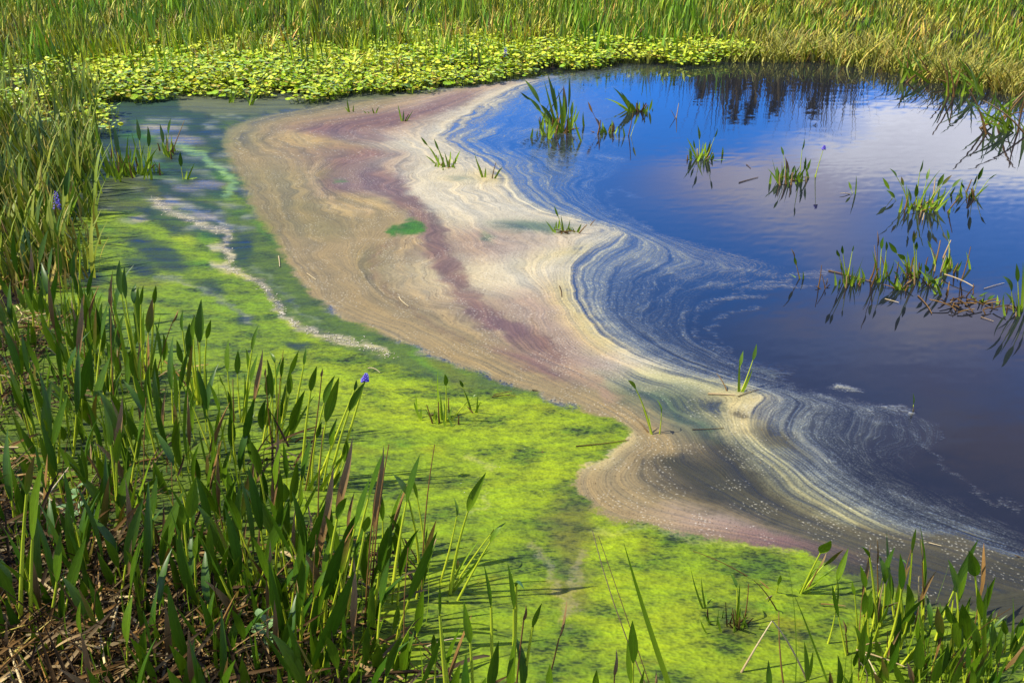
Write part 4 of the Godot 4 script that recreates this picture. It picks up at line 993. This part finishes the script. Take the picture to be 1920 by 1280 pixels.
# the left stand of arrow leaved plants
func build_left_bank() -> void:
	var zones := [
		["upper left stand", "arrow leaved clumps, upper left stand", [20, 470, 60, 520, 30, 570, 100, 590, 130, 640, 40, 640, 190, 660, 80, 690, 10, 700, 150, 740, 220, 690]],
		["middle left stand", "arrow leaved clumps, middle left stand", [30, 780, 110, 800, 190, 790, 250, 800, 300, 830, 60, 860, 150, 880, 340, 850, 420, 860, 230, 900, 310, 930, 90, 960, 20, 940, 480, 930, 400, 960, 160, 1000, 440, 1010, 330, 1030]],
		["lower left stand", "arrow leaved clumps, lower left stand", [20, 1080, 110, 1100, 210, 1080, 300, 1120, 470, 1110, 560, 1120, 640, 1110, 60, 1190, 160, 1220, 340, 1210, 420, 1280, 540, 1240, 640, 1220, 90, 1320, 250, 1360, 340, 1400, 460, 1400, 560, 1380, 660, 1360, 20, 1400, 720, 1420, 150, 1480, 300, 1520, 420, 1540, 150, 1140, 250, 1160, 380, 1150, 500, 1180, 600, 1170, 40, 1260, 200, 1280, 300, 1290, 480, 1310, 620, 1290, 30, 1130, 100, 1180, 180, 1190, 260, 1210, 400, 1230, 540, 1150, 120, 1240, 270, 1330, 350, 1310, 420, 1180, 480, 1250, 580, 1230, 660, 1180]],
		["lower right corner", "arrow leaved clumps, lower right corner", [1640, 1300, 1720, 1330, 1790, 1310, 1850, 1340, 1900, 1300, 1760, 1270, 1620, 1230, 1690, 1240, 1830, 1250, 1870, 1270, 1730, 1230]],
	]
	var protos := []
	for i in 7:
		protos.append(make_clump("arrow_clump", rng.randi_range(16, 20), [0.34, 0.40, 0.45, 0.31, 0.38, 0.46, 0.28][i], 0.23, [0.2, 0.35, 0.3, 0.5, 0.25, 0.4, 0.6][i]))
	var fresh := protos.duplicate()
	var clumps := []
	var k := 0
	for z in zones:
		for i in range(0, z[2].size(), 2):
			var p: Node3D = protos[k % protos.size()]
			var o: Node3D
			if fresh.has(p):
				o = p
				fresh.erase(p)
			else:
				o = p.duplicate()
				o.name = numbered("arrow_clump")
				add_child(o)
			o.position = ground_at(z[2][i] + rng.randf_range(-12, 12), z[2][i + 1] + rng.randf_range(-10, 10))
			o.rotation.y = rng.randf_range(-0.7, 0.7)
			o.scale = Vector3.ONE * rng.randf_range(0.82, 1.12) * (0.88 if z[2][i + 1] > 1250 else 1.0) * (0.72 if z[2][i] > 1500 else 1.0)
			clumps.append([o, z[2][i], z[2][i + 1], z[0], z[1]])
			k += 1
	# each clump is told by the nearest thing one can find
	var marks := [[375, 764, "the tight dark leaf bundle"], [262, 716, "the long leaning leaves"], [232, 1006, "the fan of bare stems"], [60, 1240, "the huge folded leaf"], [240, 1330, "the pale pointed leaf"], [392, 1190, "the glossy bluish leaf"], [516, 1030, "the very broad leaf"], [560, 1230, "the long leaf over thatch"], [104, 452, "the upper violet flower"], [152, 600, "the twin tall leaves"], [150, 1000, "the upper pale herb"], [510, 1250, "the lower pale herb"], [106, 905, "the white slanting reed"], [326, 720, "the broken pale stalk"], [1697, 1190, "the forked stem"], [1810, 1250, "the broad bright plant"]]
	var count := ["nearest", "second nearest", "third nearest", "fourth nearest", "fifth nearest", "sixth nearest", "seventh nearest", "eighth nearest", "ninth nearest", "tenth nearest"]
	var by := {}
	for c in clumps:
		var best := 0
		for m in marks.size():
			if Vector2(c[1] - marks[m][0], c[2] - marks[m][1]).length() < Vector2(c[1] - marks[best][0], c[2] - marks[best][1]).length(): best = m
		c.append(Vector2(c[1] - marks[best][0], c[2] - marks[best][1]).length())
		if not by.has(best): by[best] = []
		by[best].append(c)
	for m in by:
		by[m].sort_custom(func(a, b): return a[5] < b[5])
		for i in by[m].size():
			var c: Array = by[m][i]
			tag(c[0], "spear leaved clump %s to %s, %s" % [count[i], marks[m][2], c[3]], "plant", c[4])

# ------------------------------------------------------------------ the ground: one sheet, sunk under the pond
var shore := PackedVector2Array()

func inside(x: float, z: float) -> float:
	# metres inside (+) or outside (-) the pond
	var p := Vector2(x, z)
	var d := 1e9
	for i in shore.size():
		d = minf(d, p.distance_squared_to(Geometry2D.get_closest_point_to_segment(p, shore[i], shore[(i + 1) % shore.size()])))
	d = sqrt(d)
	return d if Geometry2D.is_point_in_polygon(p, shore) else -d

func height_at(x: float, z: float, n: FastNoiseLite) -> float:
	var d := inside(x, z)
	var bump := n.get_noise_2d(x * 1.5, z * 1.5)
	if d > 0.0:
		return -0.03 - minf(0.45, d * 0.5) + bump * 0.02
	return -0.03 + minf(0.09, -d * 0.14) + bump * 0.085

func build_ground() -> void:
	for q in [[150, 195], [360, 176], [640, 182], [770, 168], [900, 150], [1010, 128], [1200, 118], [1400, 114], [1560, 120], [1700, 138], [1800, 152], [1880, 172], [1960, 190], [2200, 222], [2700, 420], [3200, 900], [2900, 1500], [2100, 1420], [1700, 1400], [1300, 1420], [900, 1420], [760, 1330], [690, 1230], [560, 1120], [420, 1060], [330, 1000], [220, 930], [60, 870], [-60, 800], [-40, 660], [60, 560], [70, 440], [120, 350], [140, 250]]:
		var g := ground_at(q[0], q[1])
		shore.append(Vector2(g.x, g.z))
	var n := noise(61, 3)
	var s := Shape.new()
	var xs := []
	var zs := []
	for i in 121: xs.append(-9.0 + 20.0 * i / 120.0)
	for i in 121: zs.append(-17.0 + 17.5 * i / 120.0)
	for e in [14.0, 20.0, 40.0, 120.0, 400.0]:
		xs.append(e); zs.append(e * 0.4 - 3.0)
	for e in [-12.0, -20.0, -40.0, -120.0, -400.0]:
		xs.push_front(e); zs.push_front(e - 10.0)
	zs.sort()
	xs.sort()
	var cols := xs.size()
	for j in zs.size():
		for i in cols:
			var x: float = xs[i]
			var z: float = zs[j]
			var y := height_at(x, z, n)
			var e := 0.1
			var nor := Vector3.UP
			if absf(x) < 12.0 and z > -18.0 and z < 2.0:
				nor = Vector3(height_at(x - e, z, n) - y, e, height_at(x, z - e, n) - y).normalized()
			s.vert(Vector3(x, y, z), nor, Vector2(x, z), Color.WHITE)
	for j in zs.size() - 1:
		for i in cols - 1:
			var o := j * cols + i
			s.tri(o, o + 1, o + cols)
			s.tri(o + 1, o + cols + 1, o + cols)
	var im := Image.create_empty(512, 512, false, Image.FORMAT_RGB8)
	var n1 := noise(67, 5, 0.02)
	var n2 := noise(71, 3, 0.08)
	for j in 512:
		for i in 512:
			var a := 0.5 + 0.5 * n1.get_noise_2d(i, j)
			var b := 0.5 + 0.5 * n2.get_noise_2d(i * 0.6, j * 2.0)
			im.set_pixel(i, j, Color(0.07, 0.06, 0.045).lerp(Color(0.24, 0.2, 0.13), clampf(a * 0.6 + b * 0.5 - 0.2, 0, 1)))
	var m := StandardMaterial3D.new()
	m.resource_name = "mud"
	m.albedo_texture = ImageTexture.create_from_image(im)
	m.uv1_scale = Vector3(0.55, 0.55, 1)
	m.roughness = 0.8
	m.metallic_specular = 0.3
	var o := top("ground", s.done(), m)
	tag(o, "dark marsh mud and dead thatch under the plants", "ground", "", "structure")

# ------------------------------------------------------------------ masses that nobody could count
func scatter(called: String, label: String, category: String, mesh: Mesh, m: Material, places: Array, tints: Array) -> void:
	var mm := MultiMesh.new()
	mm.transform_format = MultiMesh.TRANSFORM_3D
	mm.use_colors = true
	mm.mesh = mesh
	mm.instance_count = places.size()
	for i in places.size():
		mm.set_instance_transform(i, places[i])
		mm.set_instance_color(i, tints[i])
	var o := MultiMeshInstance3D.new()
	o.name = numbered(called)
	o.multimesh = mm
	o.material_override = m
	add_child(o)
	tag(o, label, category, "", "stuff")

func place(p: Vector3, turn: float, big: float, tall: float) -> Transform3D:
	return Transform3D(Basis(Vector3.UP, turn) * Basis.from_scale(Vector3(big, tall, big)), p)

func tuft(blades: int, spread: float, tall: float, wide: float, droop: float, c0: Color, c1: Color) -> ArrayMesh:
	var s := Shape.new()
	for i in blades:
		var a := rng.randf() * TAU
		var r := sqrt(rng.randf()) * spread
		var foot := Vector3(cos(a) * r, -0.03, sin(a) * r)
		var b := rng.randf() * TAU
		var h := tall * rng.randf_range(0.5, 1.1)
		var lean := Vector3(cos(b), 0, sin(b)) * h * rng.randf_range(0.04, droop)
		var tip := foot + lean + Vector3(0, h, 0)
		var w := wide * rng.randf_range(0.6, 1.3)
		var t := rng.randf()
		var col := c0.lerp(c1, t)
		var side := Vector3(cos(b + PI / 2 + rng.randf_range(-0.6, 0.6)), 0, sin(b + PI / 2))
		s.blade(curve(foot, tip, -lean * 0.35 + Vector3(0, h * 0.1, 0), 5), [w, w, w * 0.85, w * 0.55, 0.001], side, 0.2, col * 0.9, col, 0.5)
	return s.done()

func build_far_bank() -> void:
	var nz := noise(81, 3)
	# meadow of rushes behind the pond
	var greens := [tuft(16, 0.22, 0.44, 0.021, 0.4, lin(58, 84, 22), lin(190, 196, 62)), tuft(16, 0.24, 0.36, 0.018, 0.6, lin(92, 92, 34), lin(210, 194, 104)), tuft(13, 0.18, 0.52, 0.024, 0.25, lin(36, 68, 18), lin(140, 172, 46))]
	var at := [[], [], []]
	var tint := [[], [], []]
	for i in 7000:
		var x := rng.randf_range(-11.0, 12.5)
		var z := rng.randf_range(-27.0, -8.5)
		if absf(x) > 2.2 - z * 0.62: continue
		var d := inside(x, z)
		var s := seen_at(x, z)
		if d > -0.02: continue
		# the lime leaved fringe keeps the water's edge on the left and in the middle
		var fringe := lerpf(2.0, 0.3, sm(700.0, 1400.0, s.x))
		if -d < fringe and s.x < 1380.0 and rng.randf() > 0.2 + 0.4 * sm(0.5, 1.0, -d / fringe): continue
		if s.x < 170.0 and s.y > 150.0: continue
		var v := nz.get_noise_2d(x * 0.5, z * 0.5)
		var k := 0 if v > 0.1 else (1 if v < -0.18 else 2)
		if rng.randf() < 0.3: k = rng.randi_range(0, 2)
		if s.x > 1350.0 and rng.randf() < 0.3: k = 1
		var hgt := (rng.randf_range(0.55, 1.1) + (0.4 if rng.randf() < 0.12 else 0.0)) * (1.0 - 0.35 * sm(-1.2, -0.1, d)) * (0.8 if s.x > 1380 else 1.0)
		at[k].append(place(Vector3(x, 0.03, z), rng.randf() * TAU, rng.randf_range(0.8, 1.3), hgt))
		var y := clampf(0.5 + 0.6 * v + rng.randf_range(-0.25, 0.25), 0, 1)
		var col := Color(0.9, 1.16, 0.6).lerp(Color(1.3, 1.34, 0.7), y)
		if s.x > 1350.0: col = col * Color(0.9, 0.9, 0.75)
		var patch := nz.get_noise_2d(x * 1.3 + 60.0, z * 2.0 - 20.0)
		if patch > 0.36: col = Color(1.25, 0.86, 0.62) * rng.randf_range(0.6, 1.0)
		elif patch < -0.3: col = col * Color(0.55, 0.7, 0.5)
		if rng.randf() < 0.14: col = Color(1.3, 1.0, 0.75) * rng.randf_range(0.6, 1.15)
		tint[k].append(col)
	var say := ["olive green rushes of the meadow behind the pond", "drooping yellow brown grass of the meadow behind the pond", "tall dark green rushes of the meadow behind the pond"]
	for k in 3: scatter("meadow_grass", say[k], "grass", greens[k], M.grass, at[k], tint[k])

	# the fringe of small round lime leaves on the water's edge
	var pads := []
	for v in 3:
		var s := Shape.new()
		for i in 24:
			var a := rng.randf() * TAU
			var r := sqrt(rng.randf()) * 0.17
			var hgt := rng.randf_range(0.02, 0.12)
			var up := Vector3(rng.randf_range(-0.6, 0.4), 1.0, rng.randf_range(-0.3, 0.55)).normalized()
			var p := Vector3(cos(a) * r, hgt, sin(a) * r)
			var t := rng.randf()
			var col := lin(140, 184, 22).lerp(lin(216, 230, 64), t)
			if rng.randf() < 0.1: col = lin(196, 178, 70)
			s.disc(p, rng.randf_range(0.010, 0.026) * (1.6 if rng.randf() < 0.1 else 1.0), up, rng.randf_range(0.05, 0.3), col, rng.randf() * TAU)
			s.tube([Vector3(p.x * 0.8, -0.03, p.z * 0.8), p], 0.002, 0.0015, 3, lin(110, 120, 50), lin(120, 150, 50))
		pads.append(s.done())
	var pa := [[], [], []]
	var pt := [[], [], []]
	for i in 6000:
		var x := rng.randf_range(-7.0, 4.2)
		var z := rng.randf_range(-15.0, -8.2)
		var s := seen_at(x, z)
		if s.x < -60.0 or s.x > 1420.0: continue
		var d := inside(x, z)
		var fringe := lerpf(2.3, 0.45, sm(700.0, 1400.0, s.x)) * (1.0 + 0.5 * nz.get_noise_2d(x * 1.2, z * 1.2 + 40.0))
		if d > 0.10 + 0.5 * nz.get_noise_2d(x * 1.1, z * 1.1) + 0.15 * nz.get_noise_2d(x * 6.0, z * 6.0) or -d > fringe * 1.6: continue
		if -d > fringe and rng.randf() > 0.35: continue
		if s.x < 170.0 and rng.randf() > 0.4: continue
		var k := rng.randi_range(0, 2)
		var lift := 0.02 + 0.05 * sm(0.0, 0.8, -d)
		pa[k].append(place(Vector3(x, lift if d < 0.0 else 0.0, z), rng.randf() * TAU, rng.randf_range(0.85, 1.25), rng.randf_range(0.7, 1.3)))
		var y := clampf(0.5 + 0.7 * nz.get_noise_2d(x * 0.9 + 20.0, z * 0.9) + rng.randf_range(-0.2, 0.2), 0, 1)
		pt[k].append(Color(1.0, 1.08, 0.8).lerp(Color(1.4, 1.28, 0.95), y))
	for k in 3: scatter("round_leaf_mat", ["mat of small glossy lime green round leaves fringing the far shore", "thinner lime green round leaves mixed into the far shore mat", "yellowish lime round leaves mixed into the far shore mat"][k], "ground cover", pads[k], M.lime_leaf, pa[k], pt[k])

	# rushes and broad blades at the upper left
	var tufts := [tuft(11, 0.16, 0.40, 0.024, 0.4, lin(46, 78, 24), lin(140, 152, 50)), tuft(12, 0.17, 0.34, 0.014, 0.65, lin(100, 106, 40), lin(190, 168, 92))]
	var ta := [[], []]
	var tt := [[], []]
	for i in 460:
		var px := rng.randf_range(-140.0, 175.0)
		var py := rng.randf_range(120.0, 560.0)
		if px > 170.0 - 0.16 * maxf(0.0, py - 300.0): continue
		if py > 440.0 and rng.randf() < 0.7: continue
		var p := ground_at(px, py)
		var k := 0 if rng.randf() < 0.6 else 1
		ta[k].append(place(p, rng.randf() * TAU, rng.randf_range(0.8, 1.2), rng.randf_range(0.6, 1.15)))
		tt[k].append(Color(0.8, 0.95, 0.7).lerp(Color(1.2, 1.1, 0.8), rng.randf()))
	for i in 1500:
		var p := Vector3(rng.randf_range(-9.0, -1.0), 0.0, rng.randf_range(-9.0, 0.6))
		var s := seen_at(p.x, p.z)
		if p.z < -0.9 and s.x > -90.0 or inside(p.x, p.z) > -0.25: continue
		var k := 0 if rng.randf() < 0.6 else 1
		ta[k].append(place(p, rng.randf() * TAU, rng.randf_range(0.8, 1.3), rng.randf_range(0.6, 1.15)))
		tt[k].append(Color(0.8, 0.95, 0.7).lerp(Color(1.2, 1.1, 0.8), rng.randf()))
	for k in 2: scatter("rush_mass", ["dense broad bladed rushes at the upper left shore", "yellowing thin grass between the upper left rushes"][k], "grass", tufts[k], M.grass, ta[k], tt[k])

	# drooping grass at the water's edge on the far right
	var rt := tuft(16, 0.18, 0.30, 0.013, 1.2, lin(70, 88, 30), lin(190, 180, 90))
	var ra := []
	var rc := []
	for i in 190:
		var u := rng.randf()
		var px := lerpf(1380.0, 1960.0, u)
		var py := 110.0 + 40.0 * sm(1500, 1800, px) + 26.0 * sm(1780, 1920, px) + rng.randf_range(-30, 6)
		ra.append(place(ground_at(px, py), rng.randf() * TAU, rng.randf_range(0.8, 1.4), rng.randf_range(0.7, 1.2)))
		rc.append(Color(0.75, 0.9, 0.62).lerp(Color(1.2, 1.05, 0.75), rng.randf()))
	scatter("shore_grass", "drooping grass overhanging the water along the far right shore", "grass", rt, M.grass, ra, rc)

	# clumps a viewer can point to on the far shore
	var g := "tufts along the far shore"
	for q in [[1880, 250, 70, "leafy grass clump reaching into the water at the upper right edge"], [1810, 176, 60, "grass clump with long drooping blades at the far right shore"], [1720, 150, 50, "yellowish grass clump on the far shore right of the dark reflections"], [1200, 84, 46, "brownish dead tuft above the lime leaves in the middle of the far bank"]]:
		var sh := []
		for i in 30:
			sh.append([["g", "g", "g", "d"][i % 4], q[0] + rng.randf_range(-q[2], q[2]) * 0.9, q[1] - rng.randf_range(0.3, 1.3) * q[2] , 0, 7, rng.randf_range(-1, 1) * q[2] * 0.7, rng.randf_range(-12, 8)])
		plant("grass_clump", q[3], "grass", q[0], q[1], sh, g, 0.5)
	plant("marsh_plant", "small plant with a violet flower spike among the lime leaves of the far bank", "plant", 948, 128, [["f",948,88,18,6,0,0],["g",960,92,0,6],["g",936,96,0,6],["l",966,90,24,8]], g, 0.4)

	# a stand of tall old reeds just beyond the frame, mirrored as a dark mass
	var tall_reed := tuft(26, 0.3, 2.6, 0.03, 0.14, lin(58, 56, 26), lin(108, 92, 46))
	var wa := []
	var wt := []
	for i in 300:
		var px := rng.randf_range(1200.0, 1640.0)
		var p := ground_at(px, rng.randf_range(-26.0, -3.0))
		wa.append(place(p, rng.randf() * TAU, rng.randf_range(0.8, 1.3), (rng.randf_range(0.5, 0.85) + (0.25 if rng.randf() < 0.15 else 0.0)) * (0.6 + 0.4 * sm(1215.0, 1330.0, px))))
		wt.append(Color(0.8, 0.8, 0.8).lerp(Color(1.2, 1.1, 0.9), rng.randf()))
	scatter("tall_reeds", "stand of tall brown reeds behind the far meadow, seen mirrored in the pond", "reeds", tall_reed, M.grass, wa, wt)

	# young cypresses beyond the frame, seen as dark reflections
	var spots := [[1340, -26, 2.5, "slender young cypress mirrored at the left of the far reflections"], [1392, -34, 3.4, "tallest leaning young cypress mirrored in the far water"], [1424, -20, 3.0, "young cypress just right of the tallest mirrored one"], [1492, -24, 2.9, "narrow young cypress mirrored in the middle of the dark reflections"], [1540, -16, 2.8, "young cypress at the right end of the dark reflections"], [1290, -30, 2.1, "short bushy cypress at the left end of the dark reflections"], [1455, -40, 2.4, "bushy cypress filling the gap between mirrored ones"]]
	for q in spots:
		var p := ground_at(q[0], q[1])
		var o := thing("cypress_tree", q[3], "tree", p, "young cypresses behind the pond")
		var tall: float = q[2]
		var lean := Vector3(rng.randf_range(-0.06, 0.06), 0, rng.randf_range(-0.1, 0.1)) * tall
		var s := Shape.new()
		s.tube(curve(Vector3(0, -0.05, 0), Vector3(0, tall * 0.97, 0) + lean, Vector3(0.03, 0, 0), 8), 0.06, 0.012, 7, lin(110, 92, 74), lin(96, 78, 56))
		part("trunk", s.done(), M.bark, o)
		var cr := Shape.new()
		for k in 64:
			var t := rng.randf_range(0.06, 0.98)
			var a := rng.randf() * TAU
			var from := Vector3(0, tall * 0.97 * t, 0) + lean * t
			var reach := lerpf(0.62, 0.06, pow(t, 1.1)) * rng.randf_range(0.6, 1.1)
			var to := from + Vector3(cos(a) * reach, rng.randf_range(0.05, 0.25), sin(a) * reach)
			cr.tube(curve(from, to, Vector3(0, -0.03, 0), 3), 0.008, 0.003, 3, lin(96, 78, 56), lin(96, 78, 56))
			for n in 16:
				var lp := from.lerp(to, rng.randf_range(0.25, 1.05)) + Vector3(rng.randf_range(-0.05, 0.05), rng.randf_range(-0.05, 0.05), rng.randf_range(-0.05, 0.05))
				var d := Vector3(rng.randf_range(-1, 1), rng.randf_range(-0.6, 1), rng.randf_range(-1, 1)).normalized()
				cr.blade([lp, lp + d * 0.08, lp + d * 0.15], [0.014, 0.045, 0.002], Vector3(d.z, 0.2, -d.x), 0.2, lin(66, 66, 32), lin(104, 90, 44))
		part("crown", cr.done(), M.leaf, o)

# ------------------------------------------------------------------ dead stalks, thatch and floating bits
func stick(label: String, px0: float, py0: float, px1: float, py1: float, wide: float, k: float, lift := 0.004, arch := 0.0, group := "floating dead stalks", called := "dead_stalk") -> void:
	var a := ground_at(px0, py0, lift)
	var b := ground_at(px1, py1, lift)
	var s := Shape.new()
	var w := 0.45 * wide / (LENS / depth_of(a))
	s.tube(curve(Vector3.ZERO, b - a, Vector3(rng.randf_range(-0.1, 0.1), arch, rng.randf_range(-0.06, 0.06)) * a.distance_to(b), 7), w * 0.5, w * 0.3, 6, dry_col(k), dry_col(clampf(k + 0.15, 0, 1)))
	var o := top(called, s.done(), M.dry)
	o.position = a
	tag(o, label, "dead stalk", group)

func build_litter() -> void:
	stick("thick yellow stalk lying on the water at the second point of scum", 1328, 738, 1378, 740, 9, 0.72)
	stick("short dark twig lying on the froth right of the yellow stalk", 1384, 743, 1424, 730, 4, 0.05)
	stick("dark thin twig floating on the grey green film below the second point", 1298, 805, 1358, 802, 4, 0.05)
	stick("dark twig lying at the edge of lime algae above the tan patch", 1080, 836, 1180, 824, 5, 0.1)
	stick("dark curved twig on lime algae under the froth edge", 922, 744, 966, 742, 5, 0.08, 0.006, 0.1)
	stick("brown twig crossing the curved twig on lime algae", 925, 740, 960, 733, 4, 0.2, 0.012)
	stick("pale sliver floating on the tan scum", 748, 556, 766, 574, 4, 0.95)
	stick("yellow sliver at the green edge of the tan scum", 575, 512, 592, 524, 4, 0.85)
	stick("yellow sliver floating on the green algae band", 522, 480, 524, 500, 5, 0.9)
	stick("tiny dark seed pod floating on the froth near the lime algae", 998, 731, 1008, 732, 5, 0.02)
	stick("dark curled stalk floating on the cream scum", 1049, 536, 1053, 556, 4, 0.1)
	stick("pale stalk lying on the dark film at the lower right", 1742, 1017, 1766, 1023, 4, 0.95)
	stick("long pale stalk lying across the shallows at the debris raft", 1554, 507, 1636, 528, 5, 0.3)
	stick("yellow stem bridging the debris raft toward the right", 1772, 514, 1826, 537, 6, 0.75, 0.02, 0.06)
	stick("reddish stem lying at the front of the debris raft", 1722, 554, 1748, 588, 5, 0.3)
	stick("pale stem floating in front of the debris raft at left", 1660, 560, 1686, 567, 4, 0.85)
	stick("short dark floating stalk left of the wide fan plant", 1386, 342, 1422, 332, 4, 0.1)
	stick("tiny dark stalk floating right of the bright green tuft", 1400, 308, 1408, 315, 3, 0.1)
	stick("pale curved stalk reaching right from the debris raft", 1846, 541, 1884, 530, 3, 0.85, 0.004)
	stick("thin stalk floating right below the debris raft", 1840, 594, 1864, 602, 3, 0.6)
	stick("broken pale stalk sticking up from the pale thatch", 320, 698, 333, 742, 9, 0.95, 0.12)
	stick("white slanting reed stalk above dark thatch at the left", 84, 934, 128, 876, 7, 0.97, 0.22)
	stick("long bent rusty stalk arching at the bottom left of centre", 702, 1192, 800, 1280, 7, 0.4, 0.05, 0.15)
	stick("rusty stalk leaning into the bent one at the bottom", 660, 1276, 702, 1192, 8, 0.35, 0.06, 0.05)
	stick("pale broken stalk with a white end in the bottom thatch", 800, 1212, 868, 1196, 6, 0.95, 0.06, 0.1)
	stick("reddish brown log like stalk lying over shaded algae", 712, 1206, 786, 1162, 14, 0.25, 0.02)
	stick("pale bent straw sticking out beside the violet flower", 690, 690, 712, 698, 4, 0.95, 0.12, 0.3)
	stick("long curled straw beside the red raft at lower right", 1606, 1218, 1702, 1252, 8, 0.7, 0.05, 0.08)
	stick("pale straw crossing the curled straw at lower right", 1612, 1210, 1650, 1282, 7, 0.9, 0.07, 0.05)
	stick("pinkish straw loop at the lower right clump", 1616, 1212, 1652, 1206, 6, 0.6, 0.06, 0.3)
	stick("rusty twig lying at the foot of the lower right clump", 1540, 1132, 1586, 1136, 6, 0.45, 0.01)
	# debris raft
	var raft := thing("debris_raft", "low dark raft of matted stalks in the water at right", "debris", ground_at(1824, 578))
	for i in 26:
		var s := Shape.new()
		var a := Vector3(rng.randf_range(-0.13, 0.13), rng.randf_range(0.0, 0.02), rng.randf_range(-0.10, 0.08))
		var b := a + Vector3(rng.randf_range(-0.10, 0.10), rng.randf_range(0.0, 0.025), rng.randf_range(-0.06, 0.06))
		s.tube(curve(a, b, Vector3(0, 0.008, 0), 4), 0.004, 0.003, 5, dry_col(rng.randf() * 0.35), dry_col(rng.randf() * 0.6))
		part("stalk", s.done(), M.dry, raft)
	# flecks on the scum
	var f := Shape.new()
	for k in 5:
		var a := k * 1.26
		f.vert(Vector3(cos(a) * 0.006, 0.0, sin(a) * 0.004), Vector3.UP, Vector2(0.5, 0.5), Color.WHITE)
	f.vert(Vector3(0, 0.0012, 0), Vector3.UP, Vector2(0.5, 0.5), Color.WHITE)
	for k in 5: f.tri(5, k, (k + 1) % 5)
	var at := []
	var tint := []
	for i in 3200:
		var px := rng.randf_range(420.0, 1700.0)
		var py := rng.randf_range(170.0, 1010.0)
		var o := cell(px, py)
		var bright := chart[o] + chart[o + 1]
		if chart[o + 3] < 0.6 or chart[o + 6] > 0.3 and rng.randf() > 0.1 or bright < 0.3 and rng.randf() > 0.15: continue
		at.append(place(ground_at(px, py, 0.0022), rng.randf() * TAU, rng.randf_range(0.1, 0.42) * (1.7 if rng.randf() < 0.04 else 1.0), 1.0))
		tint.append(lin(206, 200, 190) if rng.randf() < (0.2 if bright > 0.5 else 0.3) else dry_col(rng.randf() * 0.4))
	scatter("scum_fleck", "tiny pale and dark flecks floating on the scum", "debris", f.done(), M.dry, at, tint)
	# crinkled froth along the pale thread
	at = []
	tint = []
	var way := [286, 372, 300, 385, 320, 398, 350, 408, 385, 424, 420, 432, 432, 446, 420, 466, 434, 482, 420, 500, 450, 510, 480, 526, 505, 548, 522, 570, 530, 590, 560, 612, 610, 630, 660, 642, 740, 668]
	for i in 1500:
		var k := rng.randi_range(0, way.size() / 2 - 2) * 2
		var u := rng.randf()
		var p := Vector2(way[k], way[k + 1]).lerp(Vector2(way[k + 2], way[k + 3]), u)
		var g := ground_at(p.x, p.y)
		if shade_noise.get_noise_2d(g.x * 7.0, g.z * 7.0) < -0.05: continue
		var wide := 5.0 * (1.0 + 0.8 * shade_noise.get_noise_2d(g.x * 4.0 + 9.0, g.z * 4.0))
		p += Vector2(rng.randfn(0, wide), rng.randfn(0, wide * 0.7))
		var b := Basis(Vector3.UP, rng.randf() * TAU) * Basis.from_scale(Vector3(rng.randf_range(0.3, 1.5), rng.randf_range(0.5, 1.4), rng.randf_range(0.25, 0.8)))
		at.append(Transform3D(b, ground_at(p.x, p.y, rng.randf_range(0.002, 0.004))))
		tint.append(lin(120, 116, 88).lerp(lin(228, 222, 200), rng.randf()))
	scatter("froth", "crinkled pale froth in a winding thread between green films", "foam", f.done(), M.dry, at, tint)
	# thatch: dead stalks lying and leaning under the left stand
	var th := []
	for v in 3:
		var s := Shape.new()
		for i in 14:
			var a := rng.randf() * TAU
			var p := Vector3(rng.randf_range(-0.12, 0.12), rng.randf_range(0.0, 0.05), rng.randf_range(-0.12, 0.12))
			var q := p + Vector3(cos(a), rng.randf_range(-0.1, 0.75) if v > 0 else rng.randf_range(-0.05, 0.25), sin(a)) * rng.randf_range(0.08, 0.24)
			var k := rng.randf()
			var col := dry_col(k * k)
			var w := rng.randf_range(0.003, 0.012)
			if i % 3 == 0:
				s.tube(curve(p, q, Vector3(0, 0.02, 0), 4), w * 0.5, w * 0.35, 4, col, col)
			else:
				s.blade(curve(p, q, Vector3(rng.randf_range(-0.03, 0.03), 0.02, 0), 5), [w, w * 1.2, w, w * 0.8, 0.001], Vector3(-sin(a), 0.2, cos(a)), 0.4, col, dry_col(rng.randf() * 0.9), 1.5)
		th.append(s.done())
	var ta := [[], [], []]
	var tc := [[], [], []]
	for i in 1150:
		var px := rng.randf_range(-200.0, 820.0)
		var py := rng.randf_range(520.0, 1560.0)
		var p := ground_at(px, py)
		var d := inside(p.x, p.z)
		var pocket := false
		for s in [[40, 680, 60, 90], [285, 726, 62, 36], [500, 905, 44, 26], [60, 560, 40, 40], [640, 1090, 70, 50], [250, 930, 60, 30], [600, 1010, 30, 20]]:
			if Vector2((px - s[0]) / s[2], (py - s[1]) / s[3]).length() < 1.0: pocket = true
		if not pocket and (d > 0.03 or (d > -0.1 and rng.randf() > 0.5)): continue
		if rng.randf() > 0.25 + 0.75 * sm(0.0, 0.4, shade_noise.get_noise_2d(p.x * 1.6, p.z * 1.6)): continue
		var k := rng.randi_range(0, 2)
		ta[k].append(place(p + Vector3(0, maxf(0.0, minf(0.1, -d * 0.2)), 0), rng.randf() * TAU, rng.randf_range(0.7, 1.2), rng.randf_range(0.6, 1.2)))
		tc[k].append(Color(0.25, 0.25, 0.25).lerp(Color(1.4, 1.35, 1.2), pow(rng.randf(), 1.8)))
	for k in 3: scatter("thatch", ["flat mat of dead brown stalks under the left stand", "leaning dead stalks tangled under the left stand", "pale straw mixed into the dead stalks under the left stand"][k], "dead stalks", th[k], M.dry, ta[k], tc[k])

var shade_noise := noise(91, 2)
